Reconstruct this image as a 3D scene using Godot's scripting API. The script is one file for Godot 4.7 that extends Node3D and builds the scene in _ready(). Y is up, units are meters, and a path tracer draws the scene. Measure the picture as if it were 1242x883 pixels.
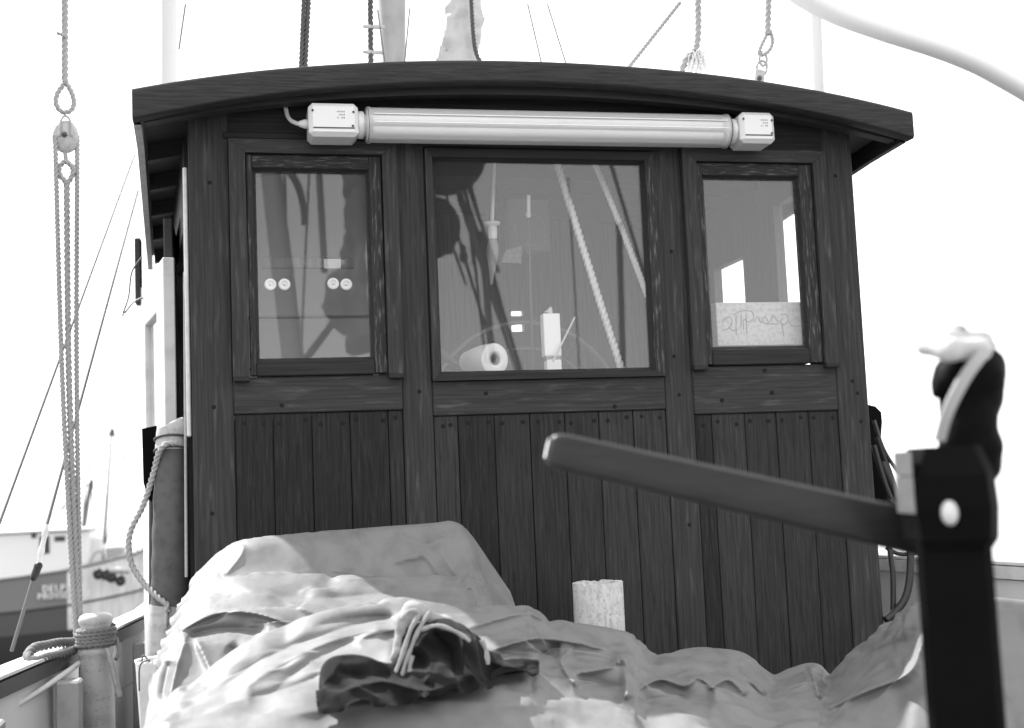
extends Node3D

# ---------------------------------------------------------------- camera pose and measuring
const EYE := Vector3(-0.955, 1.25, 3.605)
const PITCH := 5.497
const YAW := -13.095
const ROLL := -2.412
var cam_basis := Basis.from_euler(Vector3(deg_to_rad(PITCH), deg_to_rad(YAW), deg_to_rad(ROLL)))
var rng := RandomNumberGenerator.new()
var M := {}
var names := {}


func ray(px: float, py: float) -> Vector3:   # direction through a point of the 1242 x 883 photograph
	return cam_basis * Vector3((px - 621.0) / 1500.0, -(py - 441.5) / 1500.0, -1.0)


func at(px: float, py: float, z: float) -> Vector3:   # the point of that sight line on the plane z
	var d := ray(px, py)
	return EYE + d * ((z - EYE.z) / d.z)


func atx(px: float, py: float, x: float) -> Vector3:
	var d := ray(px, py)
	return EYE + d * ((x - EYE.x) / d.x)


func behind(px: float, py: float, z: float) -> Vector3:   # where a thing mirrored in the window panes really stands
	var p := at(px, py, -z)
	return Vector3(p.x, p.y, z)


func seen(p: Vector3) -> Vector2:
	var q := cam_basis.inverse() * (p - EYE)
	return Vector2(621.0 - 1500.0 * q.x / q.z, 441.5 + 1500.0 * q.y / q.z)


# ---------------------------------------------------------------- mesh builder
class G:
	var v := PackedVector3Array()
	var n := PackedVector3Array()
	var i := PackedInt32Array()

	func quad(a: Vector3, b: Vector3, c: Vector3, d: Vector3) -> void:   # counter-clockwise from outside
		var nn := (c - a).cross(d - b).normalized()
		var s := v.size()
		v.append_array(PackedVector3Array([a, b, c, d]))
		n.append_array(PackedVector3Array([nn, nn, nn, nn]))
		i.append_array(PackedInt32Array([s, s + 2, s + 1, s, s + 3, s + 2]))

	func tri(a: Vector3, b: Vector3, c: Vector3) -> void:
		var nn := (b - a).cross(c - a).normalized()
		var s := v.size()
		v.append_array(PackedVector3Array([a, b, c]))
		n.append_array(PackedVector3Array([nn, nn, nn]))
		i.append_array(PackedInt32Array([s, s + 2, s + 1]))

	func fan(p: PackedVector3Array) -> void:
		for k in range(1, p.size() - 1):
			tri(p[0], p[k], p[k + 1])

	func box(c: Vector3, s: Vector3, ch := 0.003, b := Basis()) -> void:   # box with chamfered edges
		var h := s * 0.5
		ch = minf(ch, minf(h.x, minf(h.y, h.z)) * 0.9)
		var f := func(x, y, z, ax) -> Vector3:
			var p := Vector3(x * h.x, y * h.y, z * h.z)
			var q := Vector3(x, y, z) * ch
			if ax != 0: p.x -= q.x
			if ax != 1: p.y -= q.y
			if ax != 2: p.z -= q.z
			return c + b * p
		for sg in [1.0, -1.0]:
			var t: float = sg
			var x4: Array = [f.call(t, -1, -t, 0), f.call(t, 1, -t, 0), f.call(t, 1, t, 0), f.call(t, -1, t, 0)]
			quad(x4[0], x4[1], x4[2], x4[3])
			var y4: Array = [f.call(-1, t, t, 1), f.call(1, t, t, 1), f.call(1, t, -t, 1), f.call(-1, t, -t, 1)]
			quad(y4[0], y4[1], y4[2], y4[3])
			var z4: Array = [f.call(-t, -1, t, 2), f.call(t, -1, t, 2), f.call(t, 1, t, 2), f.call(-t, 1, t, 2)]
			quad(z4[0], z4[1], z4[2], z4[3])
		for s1 in [1.0, -1.0]:
			for s2 in [1.0, -1.0]:
				edge(f.call(1, s1, s2, 1), f.call(-1, s1, s2, 1), f.call(-1, s1, s2, 2), f.call(1, s1, s2, 2), c)
				edge(f.call(s1, 1, s2, 0), f.call(s1, -1, s2, 0), f.call(s1, -1, s2, 2), f.call(s1, 1, s2, 2), c)
				edge(f.call(s1, s2, 1, 0), f.call(s1, s2, -1, 0), f.call(s1, s2, -1, 1), f.call(s1, s2, 1, 1), c)
				for s3 in [1.0, -1.0]:
					var a: Vector3 = f.call(s1, s2, s3, 0)
					var d: Vector3 = f.call(s1, s2, s3, 1)
					var e: Vector3 = f.call(s1, s2, s3, 2)
					if (d - a).cross(e - a).dot(a - c) > 0: tri(a, d, e)
					else: tri(a, e, d)

	func edge(a: Vector3, b: Vector3, c: Vector3, d: Vector3, o: Vector3) -> void:
		if (c - a).cross(d - b).dot((a + c) * 0.5 - o) > 0: quad(a, b, c, d)
		else: quad(d, c, b, a)

	func span(x0: float, x1: float, y0: float, y1: float, z0: float, z1: float, ch := 0.003) -> void:
		box(Vector3((x0 + x1) / 2, (y0 + y1) / 2, (z0 + z1) / 2), Vector3(x1 - x0, y1 - y0, z1 - z0), ch)

	func prism(p: PackedVector2Array, z0: float, z1: float, t := Transform3D()) -> void:   # polygon counter-clockwise seen from +z
		if Geometry2D.is_polygon_clockwise(p): p.reverse()
		var k := p.size()
		for j in k:
			var a := p[j]
			var b := p[(j + 1) % k]
			quad(t * Vector3(a.x, a.y, z0), t * Vector3(b.x, b.y, z0), t * Vector3(b.x, b.y, z1), t * Vector3(a.x, a.y, z1))
		var tr := Geometry2D.triangulate_polygon(p)
		for j in range(0, tr.size(), 3):
			var a := p[tr[j]]
			var b := p[tr[j + 1]]
			var c := p[tr[j + 2]]
			if (b - a).cross(c - a) < 0:
				var q := b
				b = c
				c = q
			tri(t * Vector3(a.x, a.y, z1), t * Vector3(b.x, b.y, z1), t * Vector3(c.x, c.y, z1))
			tri(t * Vector3(a.x, a.y, z0), t * Vector3(c.x, c.y, z0), t * Vector3(b.x, b.y, z0))

	func grid(p: PackedVector3Array, cols: int, wrap := false, flip := false) -> void:   # rows of cols points, smooth; outside is rows x cols
		var s := v.size()
		var rows := p.size() / cols
		var nn := PackedVector3Array()
		nn.resize(p.size())
		var cc := cols if wrap else cols - 1
		for r in rows - 1:
			for c in cc:
				var a := r * cols + c
				var b := r * cols + (c + 1) % cols
				var d := a + cols
				var e := b + cols
				var q := (p[e] - p[a]).cross(p[d] - p[b])
				if flip: q = -q
				nn[a] += q
				nn[b] += q
				nn[d] += q
				nn[e] += q
				if flip: i.append_array(PackedInt32Array([s + a, s + b, s + e, s + a, s + e, s + d]))
				else: i.append_array(PackedInt32Array([s + a, s + e, s + b, s + a, s + d, s + e]))
		for k in nn.size(): nn[k] = nn[k].normalized()
		v.append_array(p)
		n.append_array(nn)

	func tube(path: PackedVector3Array, r: Variant, sides := 10, lobes := 0.0, pitch := 0.0, caps := true) -> void:
		var pts := PackedVector3Array()
		var up := Vector3.UP
		var t0 := (path[1] - path[0]).normalized()
		if absf(t0.dot(up)) > 0.9: up = Vector3.RIGHT
		var u := (up - t0 * up.dot(t0)).normalized()
		var along := 0.0
		var last := path.size() - 1
		for k in path.size():
			var t := (path[mini(k + 1, last)] - path[maxi(k - 1, 0)]).normalized()
			u = (u - t * u.dot(t)).normalized()
			var w := t.cross(u)
			if k > 0: along += path[k].distance_to(path[k - 1])
			var rr: float = r[k] if r is Array or r is PackedFloat32Array else r
			for s in sides:
				var a := TAU * s / sides
				var q := rr
				if lobes > 0.0: q *= 1.0 - lobes + lobes * absf(cos(1.5 * (a - TAU * along / pitch))) * 1.6
				pts.append(path[k] + (u * cos(a) + w * sin(a)) * q)
		grid(pts, sides, true)
		if caps:
			for e in [0, last]:
				var ring := PackedVector3Array()
				for s in sides: ring.append(pts[e * sides + (s if e else sides - 1 - s)])
				fan(ring)

	func lathe(prof: Array, sides := 24, t := Transform3D()) -> void:   # [radius, height] from bottom to top
		var pts := PackedVector3Array()
		for q in prof:
			for s in sides:
				var a := TAU * s / sides
				pts.append(t * Vector3(cos(a) * q[0], q[1], -sin(a) * q[0]))
		grid(pts, sides, true)

	func mesh() -> ArrayMesh:
		var a := []
		a.resize(Mesh.ARRAY_MAX)
		a[Mesh.ARRAY_VERTEX] = v
		a[Mesh.ARRAY_NORMAL] = n
		a[Mesh.ARRAY_INDEX] = i
		var m := ArrayMesh.new()
		m.add_surface_from_arrays(Mesh.PRIMITIVE_TRIANGLES, a)
		return m


# a closed soft body from tapered bones: smooth minimum of capsules meshed as surface nets
func soft(g: G, bones: Array, cell: float, k: float, noise: FastNoiseLite = null, amp := 0.0) -> void:
	var lo := Vector3(1e9, 1e9, 1e9)
	var hi := -lo
	for b in bones:
		for e in [0, 2]:
			var r: float = b[e + 1] + k + amp
			lo = lo.min(b[e] - Vector3.ONE * r)
			hi = hi.max(b[e] + Vector3.ONE * r)
	var d := Vector3i(((hi - lo) / cell).ceil()) + Vector3i.ONE * 2
	var f := PackedFloat32Array()
	f.resize(d.x * d.y * d.z)
	for z in d.z:
		for y in d.y:
			for x in d.x:
				var p := lo + Vector3(x, y, z) * cell
				var s := 0.0
				for b in bones:
					var a: Vector3 = b[0]
					var ab: Vector3 = b[2] - a
					var h := clampf((p - a).dot(ab) / maxf(ab.length_squared(), 1e-9), 0, 1)
					s += exp(-(p.distance_to(a + ab * h) - lerpf(b[1], b[3], h)) / k)
				var val := -k * log(maxf(s, 1e-30))
				if noise and absf(val) < cell * 4 + amp * 2: val += amp * (1.0 - 2.2 * absf(noise.get_noise_3dv(p)))
				f[x + d.x * (y + d.y * z)] = val
	var vid := {}
	var vs := PackedVector3Array()
	var step := [1, d.x, d.x * d.y]
	for z in d.z - 1:
		for y in d.y - 1:
			for x in d.x - 1:
				var o := x + d.x * (y + d.y * z)
				var sum := Vector3.ZERO
				var cnt := 0
				var neg := 0
				for c in 8:
					if f[o + (c & 1) + d.x * ((c >> 1) & 1) + d.x * d.y * (c >> 2)] < 0: neg += 1
				if neg == 0 or neg == 8: continue
				for c in 8:
					for ax in 3:
						if c & (1 << ax): continue
						var e := c | (1 << ax)
						var fa := f[o + (c & 1) + d.x * ((c >> 1) & 1) + d.x * d.y * (c >> 2)]
						var fb := f[o + (e & 1) + d.x * ((e >> 1) & 1) + d.x * d.y * (e >> 2)]
						if (fa < 0) != (fb < 0):
							var p := Vector3(c & 1, (c >> 1) & 1, c >> 2)
							p[ax] += fa / (fa - fb)
							sum += p
							cnt += 1
				vid[o] = vs.size()
				vs.append(lo + (Vector3(x, y, z) + sum / cnt) * cell)
	var s0 := g.v.size()
	var nn := PackedVector3Array()
	nn.resize(vs.size())
	for z in range(1, d.z - 1):
		for y in range(1, d.y - 1):
			for x in range(1, d.x - 1):
				var o := x + d.x * (y + d.y * z)
				for ax in 3:
					var fa := f[o]
					var fb := f[o + step[ax]]
					if (fa < 0) == (fb < 0): continue
					var s1: int = step[(ax + 1) % 3]
					var s2: int = step[(ax + 2) % 3]
					var q := [vid[o - s1 - s2], vid[o - s2], vid[o], vid[o - s1]]
					if fa >= 0: q.reverse()
					var fn := (vs[q[2]] - vs[q[0]]).cross(vs[q[3]] - vs[q[1]])
					for m in 4: nn[q[m]] += fn
					g.i.append_array(PackedInt32Array([s0 + q[0], s0 + q[2], s0 + q[1], s0 + q[0], s0 + q[3], s0 + q[2]]))
	for m in nn.size(): nn[m] = nn[m].normalized()
	g.v.append_array(vs)
	g.n.append_array(nn)


# ---------------------------------------------------------------- naming and placing
func numbered(called: String, under: Node) -> String:
	var key := str(under.get_instance_id()) + called
	var k: int = names.get(key, 0)
	names[key] = k + 1
	return called if k == 0 else "%s_%03d" % [called, k]


func thing(called: String, label: String, category: String, base := Vector3.ZERO, group := "") -> Node3D:
	var o := Node3D.new()
	o.name = numbered(called, self)
	add_child(o)
	o.position = base
	o.set_meta("label", label)
	o.set_meta("category", category)
	if group: o.set_meta("group", group)
	return o


func offset_of(o: Node) -> Vector3:
	var p := Vector3.ZERO
	while o != self:
		p += (o as Node3D).position
		o = o.get_parent()
	return p


func part(called: String, g: G, m: Material, parent: Node) -> MeshInstance3D:   # built in scene coordinates
	var o := MeshInstance3D.new()
	o.name = numbered(called, parent)
	o.mesh = g.mesh()
	o.material_override = m
	parent.add_child(o, true)
	o.position = -offset_of(parent)
	return o


func single(called: String, g: G, m: Material, label: String, category: String, group := "") -> MeshInstance3D:   # a thing of one mesh, its node at its base
	var lo := Vector3(1e9, 1e9, 1e9)
	var hi := -lo
	for p in g.v:
		lo = lo.min(p)
		hi = hi.max(p)
	var base := Vector3((lo.x + hi.x) / 2, lo.y, (lo.z + hi.z) / 2)
	for k in g.v.size(): g.v[k] -= base
	var o := part(called, g, m, self)
	o.position = base
	o.set_meta("label", label)
	o.set_meta("category", category)
	if group: o.set_meta("group", group)
	return o


func group_part(called: String, parent: Node3D) -> Node3D:
	var o := Node3D.new()
	o.name = numbered(called, parent)
	parent.add_child(o, true)
	return o


func structure(called: String, g: G, m: Material) -> MeshInstance3D:
	var o := part(called, g, m, self)
	o.set_meta("kind", "structure")
	return o


# ---------------------------------------------------------------- curves
func spline(p: Array, per := 8) -> PackedVector3Array:
	var out := PackedVector3Array()
	var k := p.size()
	for a in k - 1:
		var p0: Vector3 = p[maxi(a - 1, 0)]
		var p1: Vector3 = p[a]
		var p2: Vector3 = p[a + 1]
		var p3: Vector3 = p[mini(a + 2, k - 1)]
		for s in per:
			out.append(p1.cubic_interpolate(p2, p0, p3, float(s) / per))
	out.append(p[k - 1])
	return out


func even(p: PackedVector3Array, step: float) -> PackedVector3Array:
	var out := PackedVector3Array([p[0]])
	var need := step
	for k in range(1, p.size()):
		var a := p[k - 1]
		var len := a.distance_to(p[k])
		var pos := 0.0
		while pos + need <= len:
			pos += need
			out.append(a.lerp(p[k], pos / len))
			need = step
		need -= len - pos
	out.append(p[p.size() - 1])
	return out


func rope(g: G, path: PackedVector3Array, r: float, pitch_of := 7.5, sides := 12) -> void:
	g.tube(even(path, r * 0.6), r * 1.08, sides, 0.5, r * pitch_of)


func line(a: Vector3, b: Vector3, sag := 0.0, k := 12) -> PackedVector3Array:
	var out := PackedVector3Array()
	for s in k + 1:
		var t := float(s) / k
		out.append(a.lerp(b, t) - Vector3(0, sag * 4.0 * t * (1 - t), 0))
	return out


# ---------------------------------------------------------------- materials
func lin(l: float) -> Color:
	return Color(l, l, l).linear_to_srgb()


func noise_tex(freq: float, ramp: Array, sd: int, w := 512, h := 512, oct := 5, warp := 0.0, kind := FastNoiseLite.TYPE_SIMPLEX_SMOOTH, fractal := FastNoiseLite.FRACTAL_FBM) -> NoiseTexture2D:
	var f := FastNoiseLite.new()
	f.noise_type = kind
	f.seed = sd
	f.frequency = freq
	f.fractal_type = fractal
	f.fractal_octaves = oct
	if warp > 0:
		f.domain_warp_enabled = true
		f.domain_warp_amplitude = warp
		f.domain_warp_frequency = freq * 0.7
	var t := NoiseTexture2D.new()
	t.width = w
	t.height = h
	t.seamless = true
	t.noise = f
	var gr := Gradient.new()
	gr.offsets = PackedFloat32Array()
	gr.colors = PackedColorArray()
	var offs := PackedFloat32Array()
	var cols := PackedColorArray()
	for q in ramp:
		offs.append(q[0])
		var c := lin(q[1])
		c.a = q[2] if q.size() > 2 else 1.0
		cols.append(c)
	gr.offsets = offs
	gr.colors = cols
	t.color_ramp = gr
	return t


func mat(called: String, l: float, rough := 0.6, tex: Texture2D = null, scale := Vector3.ONE, bump: Texture2D = null, bump_cm := 0.0, spec := 0.5) -> StandardMaterial3D:
	var m := StandardMaterial3D.new()
	m.resource_name = called
	m.albedo_color = lin(l)
	m.roughness = rough
	m.metallic_specular = spec
	m.uv1_triplanar = true
	m.uv1_scale = scale
	if tex: m.albedo_texture = tex
	if bump:
		m.heightmap_enabled = true
		m.heightmap_texture = bump
		m.heightmap_scale = bump_cm
	return m


func detail(m: StandardMaterial3D, tex: Texture2D, scale: Vector3, off := Vector3.ZERO) -> StandardMaterial3D:
	m.detail_enabled = true
	m.detail_albedo = tex
	m.detail_blend_mode = BaseMaterial3D.BLEND_MODE_MIX
	m.detail_uv_layer = BaseMaterial3D.DETAIL_UV_2
	m.uv2_triplanar = true
	m.uv2_scale = scale
	m.uv2_offset = off
	return m


func make_materials() -> void:
	var grain := noise_tex(0.022, [[0.0, 0.6], [0.35, 0.74], [0.5, 0.84], [0.65, 0.94], [1.0, 1.0]], 3, 1024, 1024, 6, 18.0)
	var grain_bump := noise_tex(0.05, [[0.0, 0.0], [0.42, 0.5], [0.5, 0.9], [1.0, 1.0]], 8, 1024, 1024, 4, 10.0)
	var worn := noise_tex(0.012, [[0.0, 0.14, 0.0], [0.6, 0.14, 0.0], [0.74, 0.11, 0.18], [0.88, 0.13, 0.35], [1.0, 0.16, 0.5]], 21, 1024, 1024, 6, 30.0)
	var worn_hard := noise_tex(0.016, [[0.0, 0.015, 0.6], [0.3, 0.02, 0.2], [0.4, 0.1, 0.0], [0.58, 0.12, 0.0], [0.7, 0.14, 0.4], [0.85, 0.2, 0.6], [1.0, 0.22, 0.65]], 37, 1024, 1024, 6, 40.0)
	var scuff := noise_tex(0.03, [[0.0, 0.008, 0.55], [0.22, 0.01, 0.4], [0.42, 0.02, 0.0], [0.66, 0.13, 0.0], [0.82, 0.13, 0.12], [1.0, 0.16, 0.22]], 54, 1024, 1024, 5, 20.0)
	var vert := Vector3(4.2, 0.13, 4.2)
	var horz := Vector3(0.13, 4.2, 4.2)
	for k in 5:   # oiled oak, five boards' worth of tone and grain
		var m := mat("oak_board", [0.040, 0.033, 0.048, 0.037, 0.029][k], 0.5, grain, vert, grain_bump, 0.05, 0.16)
		m.uv1_offset = Vector3(0.37 * k, 0.21 * k, 0.11 * k)
		M["plank%d" % k] = detail(m, scuff, Vector3(4.0, 0.22, 4.0), Vector3(0.3 * k, 0.17 * k, 0))
	M.post = detail(mat("oak_post", 0.05, 0.5, grain, vert, grain_bump, 0.05, 0.16), worn, Vector3(3.4, 0.3, 2.0))
	M.rail = detail(mat("oak_rail", 0.052, 0.52, grain, horz, grain_bump, 0.05, 0.16), worn, Vector3(0.45, 3.4, 3.0), Vector3(0.4, 0.31, 0))
	M.head = mat("oak_header", 0.034, 0.5, grain, horz, grain_bump, 0.05, 0.16)
	M.fascia = detail(mat("oak_fascia", 0.05, 0.46, grain, Vector3(0.22, 4.6, 2.4), grain_bump, 0.05, 0.2), scuff, Vector3(0.3, 4.0, 2.0))
	M.casing_v = detail(mat("oak_casing", 0.05, 0.5, grain, vert, grain_bump, 0.04, 0.18), worn, Vector3(4.0, 0.5, 2.0), Vector3(0.7, 0.2, 0))
	M.casing_h = detail(mat("oak_casing_top", 0.05, 0.5, grain, horz, grain_bump, 0.04, 0.18), worn, Vector3(0.5, 4.0, 2.0), Vector3(0.7, 0.2, 0))
	M.sash_v = detail(mat("worn_sash", 0.045, 0.5, grain, vert, grain_bump, 0.08, 0.18), worn_hard, Vector3(7.0, 0.7, 3.0))
	M.sash_h = detail(mat("worn_sash_rail", 0.04, 0.5, grain, horz, grain_bump, 0.08, 0.18), worn_hard, Vector3(0.9, 7.0, 3.0), Vector3(0, 0.4, 0))
	M.sash_dark = mat("oiled_sill", 0.035, 0.42, grain, horz, grain_bump, 0.05, 0.2)
	M.plug = mat("wood_plug", 0.016, 0.7, null, Vector3.ONE, null, 0.0, 0.2)
	M.soffit = mat("soffit", 0.03, 0.6, grain, horz)
	M.lining = mat("cabin_lining", 0.11, 0.6, grain, vert)
	M.lining_pale = mat("cabin_lining_painted", 0.3, 0.5)
	M.putty = mat("glazing_putty", 0.38, 0.6, scuff)
	M.roof = mat("roof_canvas", 0.35, 0.8)
	var glass := StandardMaterial3D.new()
	glass.resource_name = "window_glass"
	glass.transparency = BaseMaterial3D.TRANSPARENCY_ALPHA
	glass.albedo_color = Color(1, 1, 1, 0.02)
	glass.roughness = 0.0
	M.glass = glass
	var dirt := noise_tex(0.012, [[0.0, 0.7], [0.4, 0.88], [0.6, 0.97], [1.0, 1.0]], 71, 512, 512, 5, 20.0)
	var chips := noise_tex(0.03, [[0.0, 0.08, 0.8], [0.2, 0.1, 0.6], [0.3, 0.2, 0.0], [1.0, 0.2, 0.0]], 83, 512, 512, 5, 10.0)
	M.white = mat("white_paint", 0.75, 0.4, dirt, Vector3.ONE * 1.5)
	M.pale_paint = mat("pale_paint", 0.6, 0.5)
	M.white_worn = detail(mat("worn_white_paint", 0.42, 0.5, dirt, Vector3.ONE * 2.0), chips, Vector3.ONE * 4.0)
	M.stump = detail(mat("stained_white_paint", 0.62, 0.6, noise_tex(0.02, [[0.0, 0.45], [0.35, 0.75], [0.5, 0.95], [1.0, 1.0]], 63, 512, 512, 5, 25.0), Vector3(5.0, 1.6, 5.0)), chips, Vector3(7.0, 3.5, 7.0))
	M.grey_paint = mat("grey_paint", 0.35, 0.5, dirt, Vector3.ONE * 1.3)
	M.black_paint = mat("black_tar_paint", 0.004, 0.6, dirt, Vector3.ONE * 2.0, null, 0.0, 0.15)
	M.black_rubber = mat("black_rubber", 0.012, 0.45)
	M.plastic = mat("white_plastic", 0.72, 0.32)
	M.tube_cover = mat("lamp_cover", 0.95, 0.3, noise_tex(0.01, [[0.0, 0.8], [1.0, 1.0]], 5, 256, 256, 3), Vector3(0.4, 8.0, 8.0))
	M.tube_cover.transparency = BaseMaterial3D.TRANSPARENCY_ALPHA
	M.tube_cover.albedo_color.a = 0.45
	M.lamp_tube = mat("lamp_tube", 0.9, 0.2)
	M.screw = mat("dark_screw", 0.05, 0.4)
	M.rope = mat("hemp_rope", 0.34, 0.85)
	M.rope_grey = mat("weathered_rope", 0.17, 0.85)
	M.rope_dark = mat("tarred_rope", 0.07, 0.8)
	M.rope_white = mat("white_rope", 0.72, 0.75)
	M.wire = mat("wire_stay", 0.12, 0.4)
	M.steel = mat("galvanised_steel", 0.35, 0.4, dirt, Vector3.ONE * 6.0)
	M.dark_steel = mat("dark_iron", 0.05, 0.5)
	var weave := noise_tex(0.35, [[0.0, 0.0], [1.0, 1.0]], 91, 512, 512, 2)
	var grime := noise_tex(0.008, [[0.0, 0.6], [0.35, 0.82], [0.5, 0.95], [1.0, 1.0]], 93, 1024, 1024, 6, 30.0)
	M.tarp = mat("tarpaulin_cloth", 0.18, 0.6, grime, Vector3.ONE * 1.4, weave, 0.015, 0.4)
	M.canvas_dark = mat("dark_canvas", 0.085, 0.7, grime, Vector3.ONE * 3.0, weave, 0.02)
	M.canvas_pale = mat("pale_canvas", 0.45, 0.8, grime, Vector3.ONE * 4.0, weave, 0.02)
	M.sail = mat("sail_cloth", 0.5, 0.8, grime, Vector3.ONE * 1.0)
	M.jacket = mat("dark_jacket_cloth", 0.011, 0.9, grime, Vector3.ONE * 3.0, weave, 0.02, 0.2)
	M.jacket.rim_enabled = true
	M.jacket.rim = 0.5
	M.trim = mat("pale_lining", 0.3, 0.9, grime, Vector3.ONE * 5.0)
	M.varnish = mat("varnished_wood", 0.022, 0.45, grain, Vector3(0.3, 3.0, 3.0), null, 0.0, 0.3)
	M.varnish.clearcoat_enabled = true
	M.varnish.clearcoat = 0.25
	M.varnish.clearcoat_roughness = 0.25
	M.lit_wood = mat("sunlit_end_grain", 0.7, 0.7)  # near white: sun on the lever end put into the colour
	M.sunlit_black = mat("sunlit_black_paint", 0.1, 0.6, dirt, Vector3.ONE * 6.0)  # paler black: sunlight on the post bevel put into the colour
	M.plain_white = mat("plain_white_paint", 0.72, 0.45)
	M.bulkhead = mat("painted_bulkhead", 0.22, 0.6)
	M.spar = mat("pale_spar", 0.3, 0.4, grain, vert)
	M.cloth_brown = mat("furled_dark_sail", 0.09, 0.85, grime, Vector3.ONE * 2.0)
	M.paper = mat("paper", 0.75, 0.8)
	M.card = mat("cardboard", 0.5, 0.8, dirt, Vector3.ONE * 8.0)
	M.ink = mat("faded_ink", 0.27, 0.9)
	M.twine = mat("twine", 0.8, 0.9, noise_tex(0.1, [[0.0, 0.75], [1.0, 1.0]], 17, 256, 256, 2), Vector3(4, 40, 4))
	M.deck = mat("deck_planking", 0.16, 0.8, grain, Vector3(2.4, 2.4, 0.3))
	M.hull_dark = mat("dark_hull_paint", 0.045, 0.5, null)
	M.hull_low = mat("slate_hull_paint", 0.08, 0.5)
	M.hull_mid = mat("grey_hull_paint", 0.18, 0.5)
	M.hull_pale = mat("pale_bow_hull", 0.75, 0.5, noise_tex(0.02, [[0.0, 0.6], [0.45, 0.85], [0.6, 1.0], [1.0, 1.0]], 44, 512, 512, 4), Vector3(0.9, 0.1, 0.9))
	M.far_spar = mat("far_spar", 0.1, 0.6)
	M.dark_window = mat("dark_glass", 0.02, 0.15)
	var w := mat("harbour_water", 0.03, 0.06)
	w.uv1_scale = Vector3.ONE * 0.25
	w.normal_enabled = true
	var wn := noise_tex(0.02, [[0.0, 0.0], [1.0, 1.0]], 66, 512, 512, 4)
	wn.color_ramp = null
	wn.as_normal_map = true
	wn.bump_strength = 4.0
	w.normal_texture = wn
	w.normal_scale = 0.6
	M.water = w


# ---------------------------------------------------------------- scene
func _ready() -> void:
	rng.seed = 11
	# camera
	var cam := Camera3D.new()
	cam.name = "camera"
	add_child(cam)
	cam.position = EYE
	cam.basis = cam_basis
	var lens := CameraAttributesPhysical.new()
	lens.frustum_focal_length = 40.77
	lens.frustum_focus_distance = 3.4
	lens.exposure_aperture = 3.0
	lens.frustum_near = 0.05
	lens.frustum_far = 9000.0
	cam.attributes = lens
	cam.fov = 32.80
	cam.near = 0.05
	cam.far = 9000.0
	# sky, sun, exposure
	var env := Environment.new()
	env.background_mode = Environment.BG_SKY
	var sm := ProceduralSkyMaterial.new()
	sm.sky_top_color = Color(0.86, 0.86, 0.86)
	sm.sky_horizon_color = Color(1, 1, 1)
	sm.sky_curve = 0.25
	sm.ground_horizon_color = Color(0.8, 0.8, 0.8)
	sm.ground_bottom_color = Color(0.3, 0.3, 0.3)
	sm.sky_energy_multiplier = 1.08
	sm.sun_angle_max = 25.0
	var sky := Sky.new()
	sky.sky_material = sm
	env.sky = sky
	env.tonemap_mode = Environment.TONE_MAPPER_LINEAR
	env.tonemap_exposure = 2.05
	env.sdfgi_enabled = true
	env.ssao_enabled = true
	env.ssil_enabled = true
	var we := WorldEnvironment.new()
	we.name = "environment"
	we.environment = env
	add_child(we)
	var sun := DirectionalLight3D.new()
	sun.name = "sun"
	add_child(sun)
	sun.basis = Basis.looking_at(-Vector3(-0.418, 0.747, -0.517))
	sun.light_energy = 1.6
	sun.light_angular_distance = 0.5
	sun.light_color = Color(1, 1, 1)
	sun.shadow_enabled = true
	make_materials()
	setting()
	wheelhouse()
	inside()
	tube_light()
	tarpaulins()
	foreground()
	port_side()
	starboard_side()
	above_roof()
	far_boat()
	mirrored()


func setting() -> void:
	var g := G.new()
	g.quad(Vector3(-4000, -1.6, 4000), Vector3(4000, -1.6, 4000), Vector3(4000, -1.6, -4000), Vector3(-4000, -1.6, -4000))
	structure("water", g, M.water)
	g = G.new()
	var pl := PackedVector2Array()
	for q in CAP: pl.append(Vector2(q[0] + 0.03, -q[1]))
	for k in range(CAP.size() - 1, -1, -1): pl.append(Vector2(-CAP[k][0] - 0.03, -CAP[k][1]))
	g.prism(pl, -0.12, 0.0, Transform3D(Basis(Vector3.RIGHT, -PI / 2), Vector3.ZERO))
	structure("deck", g, M.deck)


const CAP := [[-0.9, 7.5], [-1.9, 5.0], [-2.05, 3.2], [-1.9, 1.8], [-1.62, 0.45], [-1.50, -0.2], [-1.40, -0.72], [-1.265, -1.65], [-1.22, -2.6], [-1.2, -4.0]]


func arc_y(x: float, ends: float, top: float) -> float:   # roof camber
	var s := x / 1.19
	return ends + (top - ends) * (1.0 - s * s * (0.86 + 0.14 * s * s))


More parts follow.
